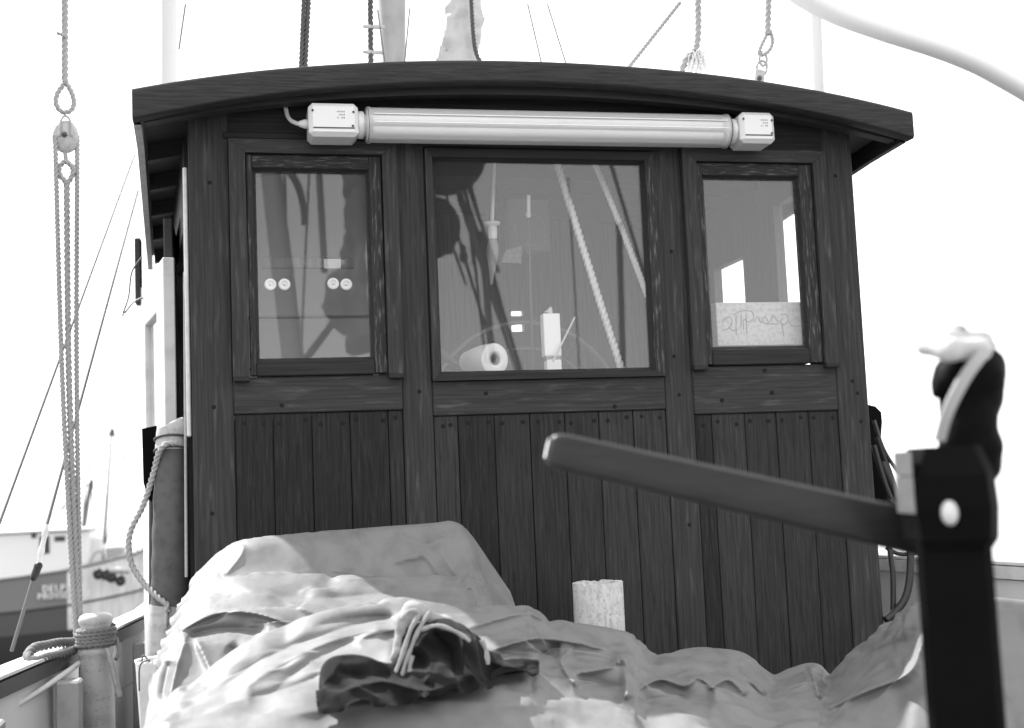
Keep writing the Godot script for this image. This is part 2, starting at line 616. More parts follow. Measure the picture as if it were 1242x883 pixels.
func wheelhouse() -> void:
	var h := thing("wheelhouse", "dark oak planked wheelhouse with three front windows and cambered roof", "wheelhouse", Vector3(0, 0, -0.7))
	var g: G
	# corner posts and mullions
	for q in [[-1.05, -0.935], [-0.449, -0.361], [0.366, 0.457], [0.946, 1.052]]:
		g = G.new()
		g.span(q[0], q[1], 0.0, 2.33 if absf(q[0]) < 0.9 else 2.392, -0.07, 0.0, 0.004)
		part("post", g, M.post, h)
	# header under the roof, following its camber
	g = G.new()
	var p := PackedVector2Array()
	for k in 25:
		var x := lerpf(-0.934, 0.945, k / 24.0)
		p.append(Vector2(x, arc_y(x, 2.31, 2.46)))
	for x in [0.945, 0.458, 0.4575, 0.3655, 0.365, -0.3605, -0.361, -0.449, -0.4495, -0.934]:
		var mull: bool = (x > 0.366 and x < 0.458) or (x > -0.45 and x < -0.3605)
		p.append(Vector2(x, 2.331 if mull else (2.263 if absf(x) < 0.4 else 2.274)))
	g.prism(p, -0.05, -0.002)
	part("header_board", g, M.head, h)
	g = G.new()
	g.span(-0.40, 0.40, 2.27, 2.335, 0.0, 0.012, 0.003)
	g.span(-0.95, -0.40, 2.28, 2.30, 0.0, 0.008, 0.003)
	part("header_strip", g, M.head, h)
	# rails under the windows
	for q in [[-0.934, -0.450, 1.478, 1.5815], [-0.360, 0.365, 1.457, 1.5585], [0.458, 0.945, 1.438, 1.5865]]:
		g = G.new()
		g.span(q[0], q[1], q[2], q[3], -0.06, -0.001 + 0.002 * rng.randf(), 0.003)
		part("rail", g, M.rail, h)
	# vertical planks, each with eased edges
	var bays := [[-0.933, -0.826, -0.716, -0.606, -0.494, -0.450], [-0.360, -0.287, -0.177, -0.067, 0.041, 0.149, 0.259, 0.365], [0.458, 0.515, 0.625, 0.732, 0.842, 0.945]]
	var tops := [1.4765, 1.4555, 1.4365]
	var plugs := []
	for b in 3:
		var bay: Array = bays[b]
		for k in bay.size() - 1:
			g = G.new()
			var x0: float = bay[k] + 0.0011
			var x1: float = bay[k + 1] - 0.0011
			g.span(x0, x1, 0.0, tops[b], -0.034, -0.005 - 0.0025 * rng.randf(), 0.0022)
			part("plank", g, M["plank%d" % rng.randi_range(0, 4)], h)
			for e in ([x0 + 0.022, x1 - 0.022] if x1 - x0 > 0.06 else [(x0 + x1) / 2]):
				plugs.append(Vector3(e + rng.randf_range(-0.009, 0.009), tops[b] - 0.024 + rng.randf_range(-0.009, 0.009), -0.0052))
	for q in [[-0.99, 1.50], [-0.99, 2.15], [-0.40, 1.53], [-0.41, 0.95], [0.41, 1.95], [0.40, 1.62], [0.41, 1.50], [1.0, 1.53], [1.015, 1.49], [1.02, 1.40], [0.99, 2.2], [0.42, 1.1], [-1.0, 1.2]]:
		plugs.append(Vector3(q[0], q[1], 0.0004))
	for q in [[-0.80, 1.50], [-0.2, 1.52], [0.2, 1.47], [0.7, 1.57], [0.55, 1.48], [0.72, 1.50]]:
		plugs.append(Vector3(q[0], q[1], 0.0018))
	var pg := G.new()
	pg.lathe([[0.0062, -0.004], [0.0062, 0.0002], [0.0056, 0.0003], [0.0, 0.0003]], 12, Transform3D(Basis(Vector3.RIGHT, PI / 2), Vector3.ZERO))
	var pm := pg.mesh()
	for q in plugs:
		var o := MeshInstance3D.new()
		o.name = numbered("wood_plug", h)
		o.mesh = pm
		o.material_override = M.plug
		h.add_child(o, true)
		o.position = q - h.position
	# inner lining behind planks
	g = G.new()
	g.span(-1.0, 1.0, 0.0, 1.43, -0.075, -0.0345, 0.0)
	part("inner_lining", g, M.lining, h)
	windows(h)
	# side walls, back wall, floor and ceiling of the cabin: the plan widens aft
	var wl := Vector3(-1.045, 0, -0.07)
	var wl2 := Vector3(-1.15, 0, -1.5)
	g = G.new()   # port wall: door opening from z -0.25 to -0.95
	side_panel(g, wl, wl2, 0.0, 0.1, 0.0, 2.30)
	side_panel(g, wl, wl2, 0.62, 1.0, 0.0, 2.30)
	side_panel(g, wl, wl2, 0.1, 0.62, 2.05, 2.30)
	part("side_wall", g, M["plank1"], h)
	g = G.new()   # starboard wall with two windows
	var wr := Vector3(1.018, 0, -0.07)
	var wr2 := Vector3(1.018, 0, -1.5)
	side_panel(g, wr, wr2, 0.0, 1.0, 0.0, 1.60)
	side_panel(g, wr, wr2, 0.0, 1.0, 2.215, 2.33)
	side_panel(g, wr, wr2, 0.0, 0.15, 1.60, 2.215)
	side_panel(g, wr, wr2, 0.297, 0.505, 1.60, 2.215)
	side_panel(g, wr, wr2, 0.505, 0.71, 2.085, 2.215)
	side_panel(g, wr, wr2, 0.71, 1.0, 1.60, 2.215)
	part("side_wall", g, M.lining, h)
	g = G.new()   # back wall with small windows
	var lo := at(621, 402, -1.5)
	var hi := at(635, 376, -1.5)
	var m1 := at(628, 392, -1.5).y
	var m2 := at(628, 383, -1.5).y
	g.span(-1.15, lo.x, 0, 2.4, -1.55, -1.5, 0.0)
	g.span(hi.x, 1.045, 0, 2.4, -1.55, -1.5, 0.0)
	g.span(lo.x, hi.x, 0, lo.y, -1.55, -1.5, 0.0)
	g.span(lo.x, hi.x, m1, m2, -1.55, -1.5, 0.0)
	g.span(lo.x, hi.x, hi.y, 2.4, -1.55, -1.5, 0.0)
	part("back_wall", g, M.lining, h)
	g = G.new()
	g.span(-1.0, 1.0, 0.3, 0.34, -1.5, -0.08, 0.0)
	part("cabin_floor", g, M.lining, h)
	g = G.new()
	g.span(-1.0, 1.0, 1.50, 1.53, -0.42, -0.078, 0.004)
	part("dash_shelf", g, M.lining_pale, h)
	for q in [[1.50, 1.665], [1.672, 1.84], [1.848, 2.42]]:
		g = G.new()
		g.span(-1.02, -0.44, q[0], q[1], -0.66, -0.64, 0.003)
		part("bulkhead_board", g, M.bulkhead, h)
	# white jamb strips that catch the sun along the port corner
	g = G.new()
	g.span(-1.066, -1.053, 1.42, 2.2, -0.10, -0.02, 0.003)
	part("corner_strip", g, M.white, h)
	roof(h)


func side_panel(g: G, a: Vector3, b: Vector3, t0: float, t1: float, y0: float, y1: float) -> void:
	var p := a.lerp(b, t0)
	var q := a.lerp(b, t1)
	var d := q - p
	var bas := Basis(Vector3.UP, atan2(-d.z, d.x))
	g.box((p + q) / 2 + Vector3(0, (y0 + y1) / 2, 0), Vector3(d.length(), y1 - y0, 0.036), 0.0, bas)


func bar(g: G, a: Vector2, b: Vector2, c: Vector2, d: Vector2, z0: float, z1: float) -> void:
	g.prism(PackedVector2Array([a, b, c, d]), z0, z1)


func windows(h: Node3D) -> void:
	# the two hinged side windows: mitred casing, worn sash, putty, pane
	for q in [
		[-0.935, -0.447, 2.276, 1.581, -0.889, -0.491, 2.236, -0.862, -0.537, 2.187, 1.634],
		[0.455, 0.947, 2.276, 1.5855, 0.501, 0.901, 2.236, 0.531, 0.846, 2.187, 1.645]]:
		var w := group_part("window", h)
		var x0: float = q[0]
		var x1: float = q[1]
		var yt: float = q[2]
		var yb: float = q[3]
		var i0: float = q[4]
		var i1: float = q[5]
		var it: float = q[6]
		var gap := 0.0006
		var g := G.new()
		bar(g, Vector2(x0, yt - gap), Vector2(x0, yb + 0.002), Vector2(i0, yb + 0.002), Vector2(i0, it - gap), 0.001, 0.024)
		part("casing", g, M.casing_v, w)
		g = G.new()
		bar(g, Vector2(x1, yt - gap), Vector2(x1, yb + 0.002), Vector2(i1, yb + 0.002), Vector2(i1, it - gap), 0.001, 0.024)
		part("casing", g, M.casing_v, w)
		g = G.new()
		bar(g, Vector2(x0 + gap, yt), Vector2(x1 - gap, yt), Vector2(i1 - gap, it), Vector2(i0 + gap, it), 0.001, 0.0235)
		part("casing", g, M.casing_h, w)
		for e in [[x0, i0], [x1, i1]]:   # the blocks the casings stand on
			g = G.new()
			g.span(minf(e[0], e[1]), maxf(e[0], e[1]), yb - 0.012, yb + 0.0015, 0.002, 0.027, 0.002)
			part("casing_foot", g, M.sash_dark, w)
		var a0: float = q[7]
		var a1: float = q[8]
		var at_: float = q[9]
		var ab: float = q[10]
		g = G.new()
		g.span(i0 + 0.003, a0 - 0.008, yb + 0.006, it - 0.003, -0.03, 0.011, 0.002)
		part("sash_stile", g, M.sash_v, w)
		g = G.new()
		g.span(a1 + 0.008, i1 - 0.003, yb + 0.006, it - 0.003, -0.03, 0.011, 0.002)
		part("sash_stile", g, M.sash_v, w)
		g = G.new()
		g.span(a0 - 0.0075, a1 + 0.0075, at_ + 0.008, it - 0.003, -0.03, 0.0105, 0.002)
		part("sash_rail", g, M.sash_h, w)
		g = G.new()
		g.span(a0 - 0.0075, a1 + 0.0075, yb + 0.003, ab - 0.008, -0.03, 0.0115, 0.003)
		part("sash_rail", g, M.sash_dark, w)
		g = G.new()   # bevelled putty round the pane
		rim(g, a0, a1, ab, at_, 0.0078, 0.007, -0.006)
		part("glazing_bead", g, M.sash_dark, w)
		g = G.new()
		rim(g, a0 + 0.003, a1 - 0.003, ab + 0.003, at_ - 0.003, 0.0032, -0.0055, -0.009)
		part("putty", g, M.putty, w)
		g = G.new()
		g.span(a0 - 0.004, a1 + 0.004, ab - 0.004, at_ + 0.004, -0.016, -0.011, 0.0)
		part("pane", g, M.glass, w)
	# the fixed middle window
	var w := group_part("window", h)
	var g := G.new()
	bar(g, Vector2(-0.3605, 2.262), Vector2(-0.3605, 1.5595), Vector2(-0.340, 1.579), Vector2(-0.340, 2.236), -0.03, 0.014)
	part("frame", g, M.casing_v, w)
	g = G.new()
	bar(g, Vector2(0.3655, 2.262), Vector2(0.3655, 1.5595), Vector2(0.334, 1.579), Vector2(0.334, 2.236), -0.03, 0.014)
	part("frame", g, M.sash_v, w)
	g = G.new()
	bar(g, Vector2(-0.360, 2.2625), Vector2(0.365, 2.2625), Vector2(0.334, 2.2365), Vector2(-0.340, 2.2365), -0.03, 0.013)
	part("frame", g, M.sash_dark, w)
	g = G.new()
	bar(g, Vector2(-0.360, 1.559), Vector2(-0.340, 1.5785), Vector2(0.334, 1.5785), Vector2(0.365, 1.559), -0.03, 0.016)
	part("sill", g, M.sash_dark, w)
	g = G.new()
	rim(g, -0.330, 0.324, 1.588, 2.227, 0.010, 0.006, -0.009)
	part("glazing_bead", g, M.sash_dark, w)
	g = G.new()
	g.span(-0.341, 0.335, 1.577, 2.238, -0.018, -0.012, 0.0)
	part("pane", g, M.glass, w)


func rim(g: G, x0: float, x1: float, y0: float, y1: float, wd: float, zo: float, zi: float) -> void:   # four bevelled strips, outer edge at zo, inner edge at zi
	var o := [Vector3(x0 - wd, y0 - wd, zo), Vector3(x1 + wd, y0 - wd, zo), Vector3(x1 + wd, y1 + wd, zo), Vector3(x0 - wd, y1 + wd, zo)]
	var n := [Vector3(x0, y0, zi), Vector3(x1, y0, zi), Vector3(x1, y1, zi), Vector3(x0, y1, zi)]
	for k in 4:
		var j := (k + 1) % 4
		g.quad(o[k], o[j], n[j], n[k])
		var b := Vector3(0, 0, -0.006)
		g.quad(n[k], n[j], n[j] + b, n[k] + b)


func roof(h: Node3D) -> void:
	var r := group_part("roof", h)
	var g := G.new()   # front fascia: a thick cambered board with softened edges
	var up := PackedVector2Array()
	for k in 41:
		var x := lerpf(-1.192, 1.193, k / 40.0)
		up.append(Vector2(x, arc_y(x, 2.378, 2.498)))
	var pts := PackedVector3Array()
	for k in 41:
		var x := up[k].x
		var t := up[k].y
		var b := arc_y(x, 2.289, 2.431)
		for s in [[b + 0.004, 0.10], [b, 0.104], [b, 0.143], [b + 0.006, 0.15], [t - 0.014, 0.15], [t - 0.004, 0.146], [t, 0.136], [t, 0.10]]:
			pts.append(Vector3(x, s[0], s[1]))
	g.grid(pts, 8, false, false)
	for e in [0, 40]:
		var ring := PackedVector3Array()
		for s in 8: ring.append(pts[e * 8 + (s if e else 7 - s)])
		g.fan(ring)
	part("fascia", g, M.fascia, r)
	# roof deck, spreading aft
	var top := PackedVector3Array()
	var under := PackedVector3Array()
	for j in 9:
		var z := lerpf(0.102, -1.75, j / 8.0)
		var spread := 1.0 + 0.05 * maxf(0.0, -z) / 1.4
		for k in 31:
			var x := lerpf(-1.185, 1.185, k / 30.0)
			var y := arc_y(x, 2.374, 2.494) - 0.045 * maxf(0.0, -z)
			top.append(Vector3(x * spread, y, z))
			under.append(Vector3(x * spread, y - 0.03, z))
	g = G.new()
	g.grid(top, 31, false, true)
	part("roof_deck", g, M.roof, r)
	g = G.new()
	g.grid(under, 31, false, false)
	part("soffit", g, M.soffit, r)
	# beams under the overhang
	for z in [0.06, -0.3, -0.62, -0.95, -1.3, -1.68]:
		g = G.new()
		var ring := PackedVector3Array()
		var spread := 1.0 + 0.05 * maxf(0.0, -z) / 1.4
		for k in 31:
			var x := lerpf(-1.165, 1.165, k / 30.0)
			var y := arc_y(x, 2.374, 2.494) - 0.045 * maxf(0.0, -z) - 0.0305
			for s in [[0.0, -0.02], [-0.05, -0.02], [-0.05, 0.02], [0.0, 0.02]]:
				ring.append(Vector3(x * spread, y + s[0], z + s[1]))
		flat_grid(g, ring, 4)
		part("roof_beam", g, M.soffit, r)
	# edge boards along both sides
	for s in [-1.0, 1.0]:
		g = G.new()
		var ring := PackedVector3Array()
		for j in 9:
			var z := lerpf(0.0995, -1.75, j / 8.0)
			var spread := 1.0 + 0.05 * maxf(0.0, -z) / 1.4
			var y := arc_y(1.185, 2.374, 2.494) - 0.045 * maxf(0.0, -z)
			for q in [[0.0, 0.0], [0.02, 0.0], [0.02, -0.088], [0.0, -0.088]]:
				ring.append(Vector3(s * (1.186 * spread + q[0] - 0.014), y + q[1], z))
		flat_grid(g, ring, 4, s > 0)
		part("edge_board", g, M.white_worn if s < 0 else M.fascia, r)


func flat_grid(g: G, p: PackedVector3Array, cols: int, flip := false) -> void:
	var rows := p.size() / cols
	for r in rows - 1:
		for c in cols:
			var a := p[r * cols + c]
			var b := p[r * cols + (c + 1) % cols]
			var d := p[r * cols + cols + c]
			var e := p[r * cols + cols + (c + 1) % cols]
			if flip: g.quad(a, d, e, b)
			else: g.quad(a, b, e, d)


func inside() -> void:
	# spool of twine on the shelf, its end turned to the window
	var c := at(600, 436, -0.13)
	var ax := Vector3(0.42, -0.05, 1).normalized()
	var b := Basis(ax.cross(Vector3.UP).normalized(), ax, Vector3.ZERO)
	b.z = b.x.cross(b.y)
	var t := Transform3D(b, c - ax * 0.15)
	var s := thing("twine_spool", "white cone of net twine lying behind the middle window", "spool", c - Vector3(0, 0.05, 0.06))
	var g := G.new()
	var prof := []
	for k in 40:
		var y := k / 39.0 * 0.15
		prof.append([0.034 + 0.016 * sin(minf(1.0, y / 0.15 * 1.1) * PI * 0.5) + 0.0006 * (k % 2), y])
	prof.append_array([[0.046, 0.154], [0.03, 0.155], [0.0185, 0.153], [0.0175, 0.12]])
	g.lathe(prof, 32, t)
	part("twine", g, M.twine, s)
	g = G.new()
	g.lathe([[0.0, 0.0], [0.0178, 0.0], [0.0178, 0.152], [0.0145, 0.152], [0.012, 0.03]], 24, t)
	part("core", g, M.ink, s)
	# brush handle
	g = G.new()
	g.tube(line(at(532, 428, -0.2), at(556, 443, -0.16)), [0.012, 0.017, 0.018, 0.018, 0.017, 0.016, 0.014, 0.013, 0.012, 0.011, 0.01, 0.008, 0.006], 10)
	single("brush", g, M.dark_steel, "dark brush handle lying left of the white twine cone", "brush")
	# steering wheel
	c = at(640, 512, -0.6)
	s = thing("steering_wheel", "thin pale steering wheel rim arching across the middle window", "wheel", c)
	for r in [[0.352, 0.008], [0.26, 0.005]]:
		g = G.new()
		var ring := PackedVector3Array()
		for k in 73: ring.append(c + Vector3(cos(TAU * k / 72) * r[0], sin(TAU * k / 72) * r[0], 0))
		g.tube(ring, r[1], 8, 0, 0, false)
		part("rim", g, M.rope_grey, s)
	for k in 8:
		g = G.new()
		var d := Vector3(cos(TAU * k / 8 + 0.2), sin(TAU * k / 8 + 0.2), 0)
		g.tube(line(c, c + d * 0.352, 0, 2), 0.009, 8)
		part("spoke", g, M.dark_steel, s)
	# white carton with a dark band, and a pencil leaning on it
	s = thing("carton", "narrow white carton with dark band standing in the middle window", "carton", at(671, 447, -0.1))
	for q in [[661, 679, 380, 432, 0.0, "upper_side"], [664, 681, 436, 449, 0.0, "lower_side"]]:
		g = G.new()
		var lo := at(q[0], q[3], -0.1)
		var hi := at(q[1], q[2], -0.1)
		g.span(lo.x, hi.x, lo.y, hi.y, -0.14, -0.1, 0.002)
		part(q[5], g, M.paper, s)
	g = G.new()
	var lo := at(663, 437, -0.1)
	var hi := at(680, 431, -0.1)
	g.span(lo.x, hi.x, lo.y, hi.y, -0.138, -0.102, 0.0)
	part("band", g, M.ink, s)
	g = G.new()
	lo = at(665, 381, -0.12)
	g.tube(PackedVector3Array([lo, lo + Vector3(0.006, 0.01, 0), lo + Vector3(0.009, 0.022, 0)]), [0.016, 0.009, 0.004], 8)
	part("spout", g, M.card, s)
	g = G.new()
	g.tube(line(at(671, 438, -0.08), at(697, 385, -0.11)), 0.0032, 6)
	single("pencil", g, M.card, "pencil leaning up to the right beside the white carton", "pencil")
	g = G.new()
	# white rod with a fitting, added inside in place of a reflection
	s = thing("reflection_rod", "white rod with flanged fitting, added inside to stand for a reflection in the middle window", "rod", at(597, 345, -0.3))
	g.tube(line(at(600, 190, -0.3), at(597, 268, -0.3)), 0.0058, 10)
	part("rod", g, M.white, s)
	g = G.new()
	c = at(598, 290, -0.3)
	g.lathe([[0.0, 0.0], [0.014, 0.002], [0.015, 0.03], [0.013, 0.046], [0.026, 0.048], [0.026, 0.056], [0.006, 0.06]], 16, Transform3D(Basis(), c))
	part("fitting", g, M.white, s)
	g = G.new()
	g.tube(line(c, at(596, 345, -0.3)), [0.011, 0.017, 0.02, 0.021, 0.02, 0.018, 0.016, 0.014, 0.012, 0.01, 0.008, 0.006, 0.004], 10)
	part("tail", g, M.ink, s)
	# dark rod with a white top
	s = thing("flag_staff", "thin dark rod with white top cap standing inside the middle window", "rod", at(646, 446, -0.25))
	g = G.new()
	g.tube(line(at(641, 264, -0.25), at(646, 446, -0.25)), 0.0042, 8)
	part("shaft", g, M.dark_steel, s)
	g = G.new()
	g.tube(line(at(641, 237, -0.25), at(641, 264, -0.25)), [0.007, 0.0065, 0.0065, 0.0065, 0.0065, 0.0065, 0.0065, 0.0065, 0.0065, 0.0065, 0.009, 0.009, 0.007], 10)
	part("cap", g, M.white, s)
	# note pinned in the dark
	g = G.new()
	var q0 := at(608, 318, -0.7)
	g.prism(PackedVector2Array([Vector2(q0.x, q0.y), Vector2(q0.x + 0.075, q0.y - 0.005), Vector2(q0.x + 0.078, q0.y + 0.06), Vector2(q0.x + 0.02, q0.y + 0.045)]), -0.702, -0.70)
	single("note", g, M.card, "pale corner of paper hanging in the dark cabin right of the white rod", "paper")
	# instrument with a round dial
	s = thing("instrument", "faint square instrument with round dial deep inside the middle window", "instrument", at(639, 300, -0.9))
	c = at(639, 275, -0.9)
	g = G.new()
	g.box(c, Vector3(0.16, 0.2, 0.08), 0.006)
	part("case", g, M.ink, s)
	g = G.new()
	var ring := PackedVector3Array()
	for k in 33: ring.append(c + Vector3(cos(TAU * k / 32) * 0.06, sin(TAU * k / 32) * 0.06 - 0.02, 0.042))
	g.tube(ring, 0.003, 6, 0, 0, false)
	part("dial_ring", g, M.steel, s)
	# two hanging ropes
	g = G.new()
	rope(g, line(at(674, 192, -0.22), at(755, 452, -0.22), 0.008), 0.0095, 6.5)
	single("hanging_rope", g, M.rope_white, "white laid rope slanting down across the middle of the centre window", "rope")
	g = G.new()
	rope(g, line(at(719, 192, -0.2), at(792, 378, -0.2), -0.012), 0.0078, 6.5)
	single("hanging_rope", g, M.rope_white, "white rope slanting behind the right part of the centre window", "rope")
	# box with printed scrollwork in the starboard window
	var b0 := at(866, 420, -0.06)
	var b1 := at(977, 366, -0.06)
	s = thing("printed_box", "pale box printed with faded scrollwork behind the right window", "box", Vector3((b0.x + b1.x) / 2, b0.y, -0.1))
	g = G.new()
	g.span(b0.x + 0.014, b1.x, b0.y, b1.y, -0.15, -0.06, 0.002)
	part("body", g, M.card, s)
	var ink := [
		[[876, 392], [880, 386], [886, 385], [888, 391], [884, 398], [878, 400]],
		[[889, 382], [900, 377], [912, 378], [914, 386], [908, 390], [902, 388], [902, 400]],
		[[893, 384], [893, 406]], [[899, 380], [899, 396]], [[905, 380], [906, 404]],
		[[884, 396], [889, 401], [895, 400]], [[914, 390], [919, 384], [923, 391], [928, 384], [933, 391], [938, 383], [944, 390], [950, 386]],
		[[946, 382], [953, 381], [956, 388], [951, 394], [946, 390]], [[948, 392], [951, 408]], [[956, 390], [963, 396], [971, 395]], [[924, 391], [936, 393], [946, 392]]]
	g = G.new()
	for w in ink:
		var pp := []
		for q in w: pp.append(at(q[0], q[1], -0.0592))
		g.tube(spline(pp, 6), 0.0014, 5)
	part("printed_ornament", g, M.ink, s)
	# four white discs in the port window
	for q in [[328, 345, "leftmost white plastic disc on the left window pane"], [345, 345, "second white disc from the left, on the left window pane"], [404, 344, "white disc with dark hub, third along the left window pane"], [420, 345, "rightmost of the four white discs on the left pane"]]:
		g = G.new()
		var t2 := Transform3D(Basis(Vector3.RIGHT, PI / 2), at(q[0], q[1], -0.024))
		g.lathe([[0.0165, -0.004], [0.0175, 0.0], [0.0165, 0.004], [0.010, 0.0045], [0.009, 0.001], [0.004, 0.001], [0.0038, 0.005], [0.0, 0.0055]], 24, t2)
		single("window_disc", g, M.plastic, q[2], "disc", "white discs on the left window pane")
	# shelf edge with paper strip inside the port window
	s = thing("wall_shelf", "pale shelf strip crossing behind the left window above the discs", "shelf", at(380, 330, -0.25))
	lo = at(318, 325, -0.25)
	hi = at(430, 312, -0.25)
	g = G.new()
	g.span(lo.x, hi.x, lo.y, hi.y, -0.27, -0.25, 0.002)
	part("edge", g, M.lining, s)
	g = G.new()
	g.span(at(384, 0, -0.25).x, at(404, 0, -0.25).x, lo.y - 0.002, hi.y - 0.006, -0.2495, -0.247, 0.0)
	part("paper_strip", g, M.paper, s)


func tube_light() -> void:
	var a := at(403, 151, 0.075)
	var b := at(911, 160, 0.075)
	var dir := (b - a).normalized()
	var bas := Basis(dir, Vector3.UP.slide(dir).normalized(), Vector3.ZERO)
	bas.z = bas.x.cross(bas.y)
	var f := thing("tube_light", "long white fluorescent tube fitting above the three windows", "light fitting", (a + b) / 2 - Vector3(0, 0.06, 0.07))
	for q in [[a, 1.0, 0.142], [b, -1.0, 0.115]]:
		var c: Vector3 = q[0]
		var g := G.new()
		g.box(c, Vector3(q[2], 0.098, 0.11), 0.012, bas)
		var e := part("end_box", g, M.plastic, f)
		g = G.new()
		g.box(c + bas * Vector3(0, -0.026, 0.0555), Vector3(q[2] - 0.024, 0.0035, 0.002), 0.0, bas)
		part("cover_seam", g, M.screw, e)
		g = G.new()
		for s in [[-0.42, 0.25], [0.4, 0.22], [0.38, -0.2]]:
			g.lathe([[0.0035, 0.0], [0.0035, 0.002], [0.0, 0.0024]], 8, Transform3D(bas * Basis(Vector3.RIGHT, PI / 2), c + bas * Vector3(s[0] * q[2], s[1] * 0.098, 0.0552)))
		part("screw", g, M.screw, e)
		g = G.new()   # printed rating plate: rows of faint marks
		for j in 3:
			for k in 4:
				if (j * 4 + k) % 5 == 4: continue
				g.box(c + bas * Vector3(0.012 + k * 0.006, 0.022 - j * 0.009, 0.0553), Vector3(0.0035, 0.004, 0.0006), 0.0, bas)
		part("rating_mark", g, M.ink, e)
		g = G.new()
		var ax := bas * Basis(Vector3.FORWARD, PI / 2 * q[1])
		g.lathe([[0.0, 0.0], [0.04, 0.0], [0.042, 0.004], [0.042, 0.018], [0.034, 0.02], [0.034, 0.026], [0.046, 0.026], [0.046, 0.034], [0.0, 0.034]], 8, Transform3D(ax, c + bas * Vector3(q[1] * q[2] * 0.5, 0, 0)))
		part("lock_nut", g, M.plastic, f)
	var t0 := a + dir * (0.071 + 0.026)
	var t1 := b - dir * (0.0575 + 0.022)
	var len := t0.distance_to(t1)
	var axis := Transform3D(bas * Basis(Vector3.FORWARD, PI / 2), t0)
	var g := G.new()
	g.lathe([[0.0, 0.0], [0.05, 0.0], [0.0535, 0.004], [0.0535, 0.012], [0.051, 0.014], [0.051, len - 0.014], [0.0535, len - 0.012], [0.0535, len - 0.004], [0.05, len], [0.0, len]], 40, axis)
	part("diffuser", g, M.tube_cover, f)
	g = G.new()
	g.box((t0 + t1) / 2 + bas * Vector3(0, 0.002, -0.022), Vector3(len - 0.03, 0.07, 0.012), 0.002, bas)
	part("reflector", g, M.plastic, f)
	for e in [0.016, -0.017]:
		g = G.new()
		g.tube(line(t0 + bas * Vector3(0.02, e, 0.006), t1 + bas * Vector3(-0.02, e, 0.006), 0, 2), 0.0125, 14)
		part("lamp", g, M.lamp_tube, f)
	g = G.new()
	for s in [-1.0, 1.0]:   # moulded ribs along the diffuser
		var o := bas * Vector3(0, -0.012 * s + 0.008, 0.0505)
		g.tube(line(t0 + o + dir * 0.02, t1 + o - dir * 0.02, 0, 4), 0.0018, 6)
	part("rib", g, M.lamp_tube, f)
	g = G.new()
	g.tube(line(t0 + dir * 0.004, t0 + dir * 0.005, 0, 1), 0.0545, 32)
	g.tube(line(t1 - dir * 0.006, t1 - dir * 0.004, 0, 1), 0.0545, 32)
	part("gasket", g, M.black_rubber, f)
	g = G.new()
	g.tube(spline([a - dir * 0.071, a - dir * 0.085, a - dir * 0.1 + Vector3(0, 0.004, -0.01), a - dir * 0.118 + Vector3(0, 0.02, -0.03), at(348, 138, 0.03), at(345, 122, 0.02)], 6), 0.0062, 8)
	part("cable", g, M.plastic, f)
	g = G.new()
	g.lathe([[0.0, 0.0], [0.014, 0.0], [0.014, 0.01], [0.008, 0.026]], 10, Transform3D(bas * Basis(Vector3.FORWARD, -PI / 2), a - dir * 0.07))
	part("cable_gland", g, M.plastic, f)


# ---------------------------------------------------------------- tarpaulins
func sheet(rows: Array, per_u: int, per_v: int) -> Array:   # rows of control points -> fine grid [points, cols]
	var fine := []
	for r in rows: fine.append(spline(r, per_u))
	var cols: int = fine[0].size()
	var out := PackedVector3Array()
	var nr := fine.size()
	for a in nr - 1:
		for s in (per_v if a < nr - 2 else per_v + 1):
			var t := float(s) / per_v
			for c in cols:
				var p1: Vector3 = fine[a][c]
				var p2: Vector3 = fine[a + 1][c]
				var p0: Vector3 = fine[maxi(a - 1, 0)][c]
				var p3: Vector3 = fine[mini(a + 2, nr - 1)][c]
				out.append(p1.cubic_interpolate(p2, p0, p3, t))
	return [out, cols]


func fold_at(q: Vector2, f: Array) -> float:   # a crease along a line: height falling off to both sides, more steeply below
	var best := 1e9
	var side := 0.0
	var along := 0.0
	var pts: Array = f[0]
	var reach: float = f[1] * 5.0
	if not f[4].has_point(q): return 0.0
	for k in pts.size() - 1:
		var a: Vector2 = pts[k]
		var ab: Vector2 = pts[k + 1] - a
		var h := clampf((q - a).dot(ab) / ab.length_squared(), 0, 1)
		var d := q.distance_to(a + ab * h)
		if d < best:
			best = d
			side = ab.cross(q - a) / (ab.length() * maxf(d, 0.001))
			along = (k + h) / (pts.size() - 1)
	if best > reach: return 0.0
	var w: float = lerpf(f[1], f[1] * f[3], 0.5 + 0.5 * clampf(side * 1.5, -1, 1))
	var ends := smoothstep(0.0, 0.2, along) * smoothstep(1.0, 0.8, along)
	var t := best / w
	return 1.2 * f[2] * exp(0.25 - sqrt(t * t + 0.0625)) * ends * smoothstep(reach, reach * 0.6, best)


func dense(p: Array) -> Array:   # a smoother run of the same crease
	var out := []
	for k in p.size() - 1:
		for j in 4:
			var p1: Vector2 = p[k]
			out.append(p1.cubic_interpolate(p[k + 1], p[maxi(k - 1, 0)], p[mini(k + 2, p.size() - 1)], j / 4.0))
	out.append(p[p.size() - 1])
	return out


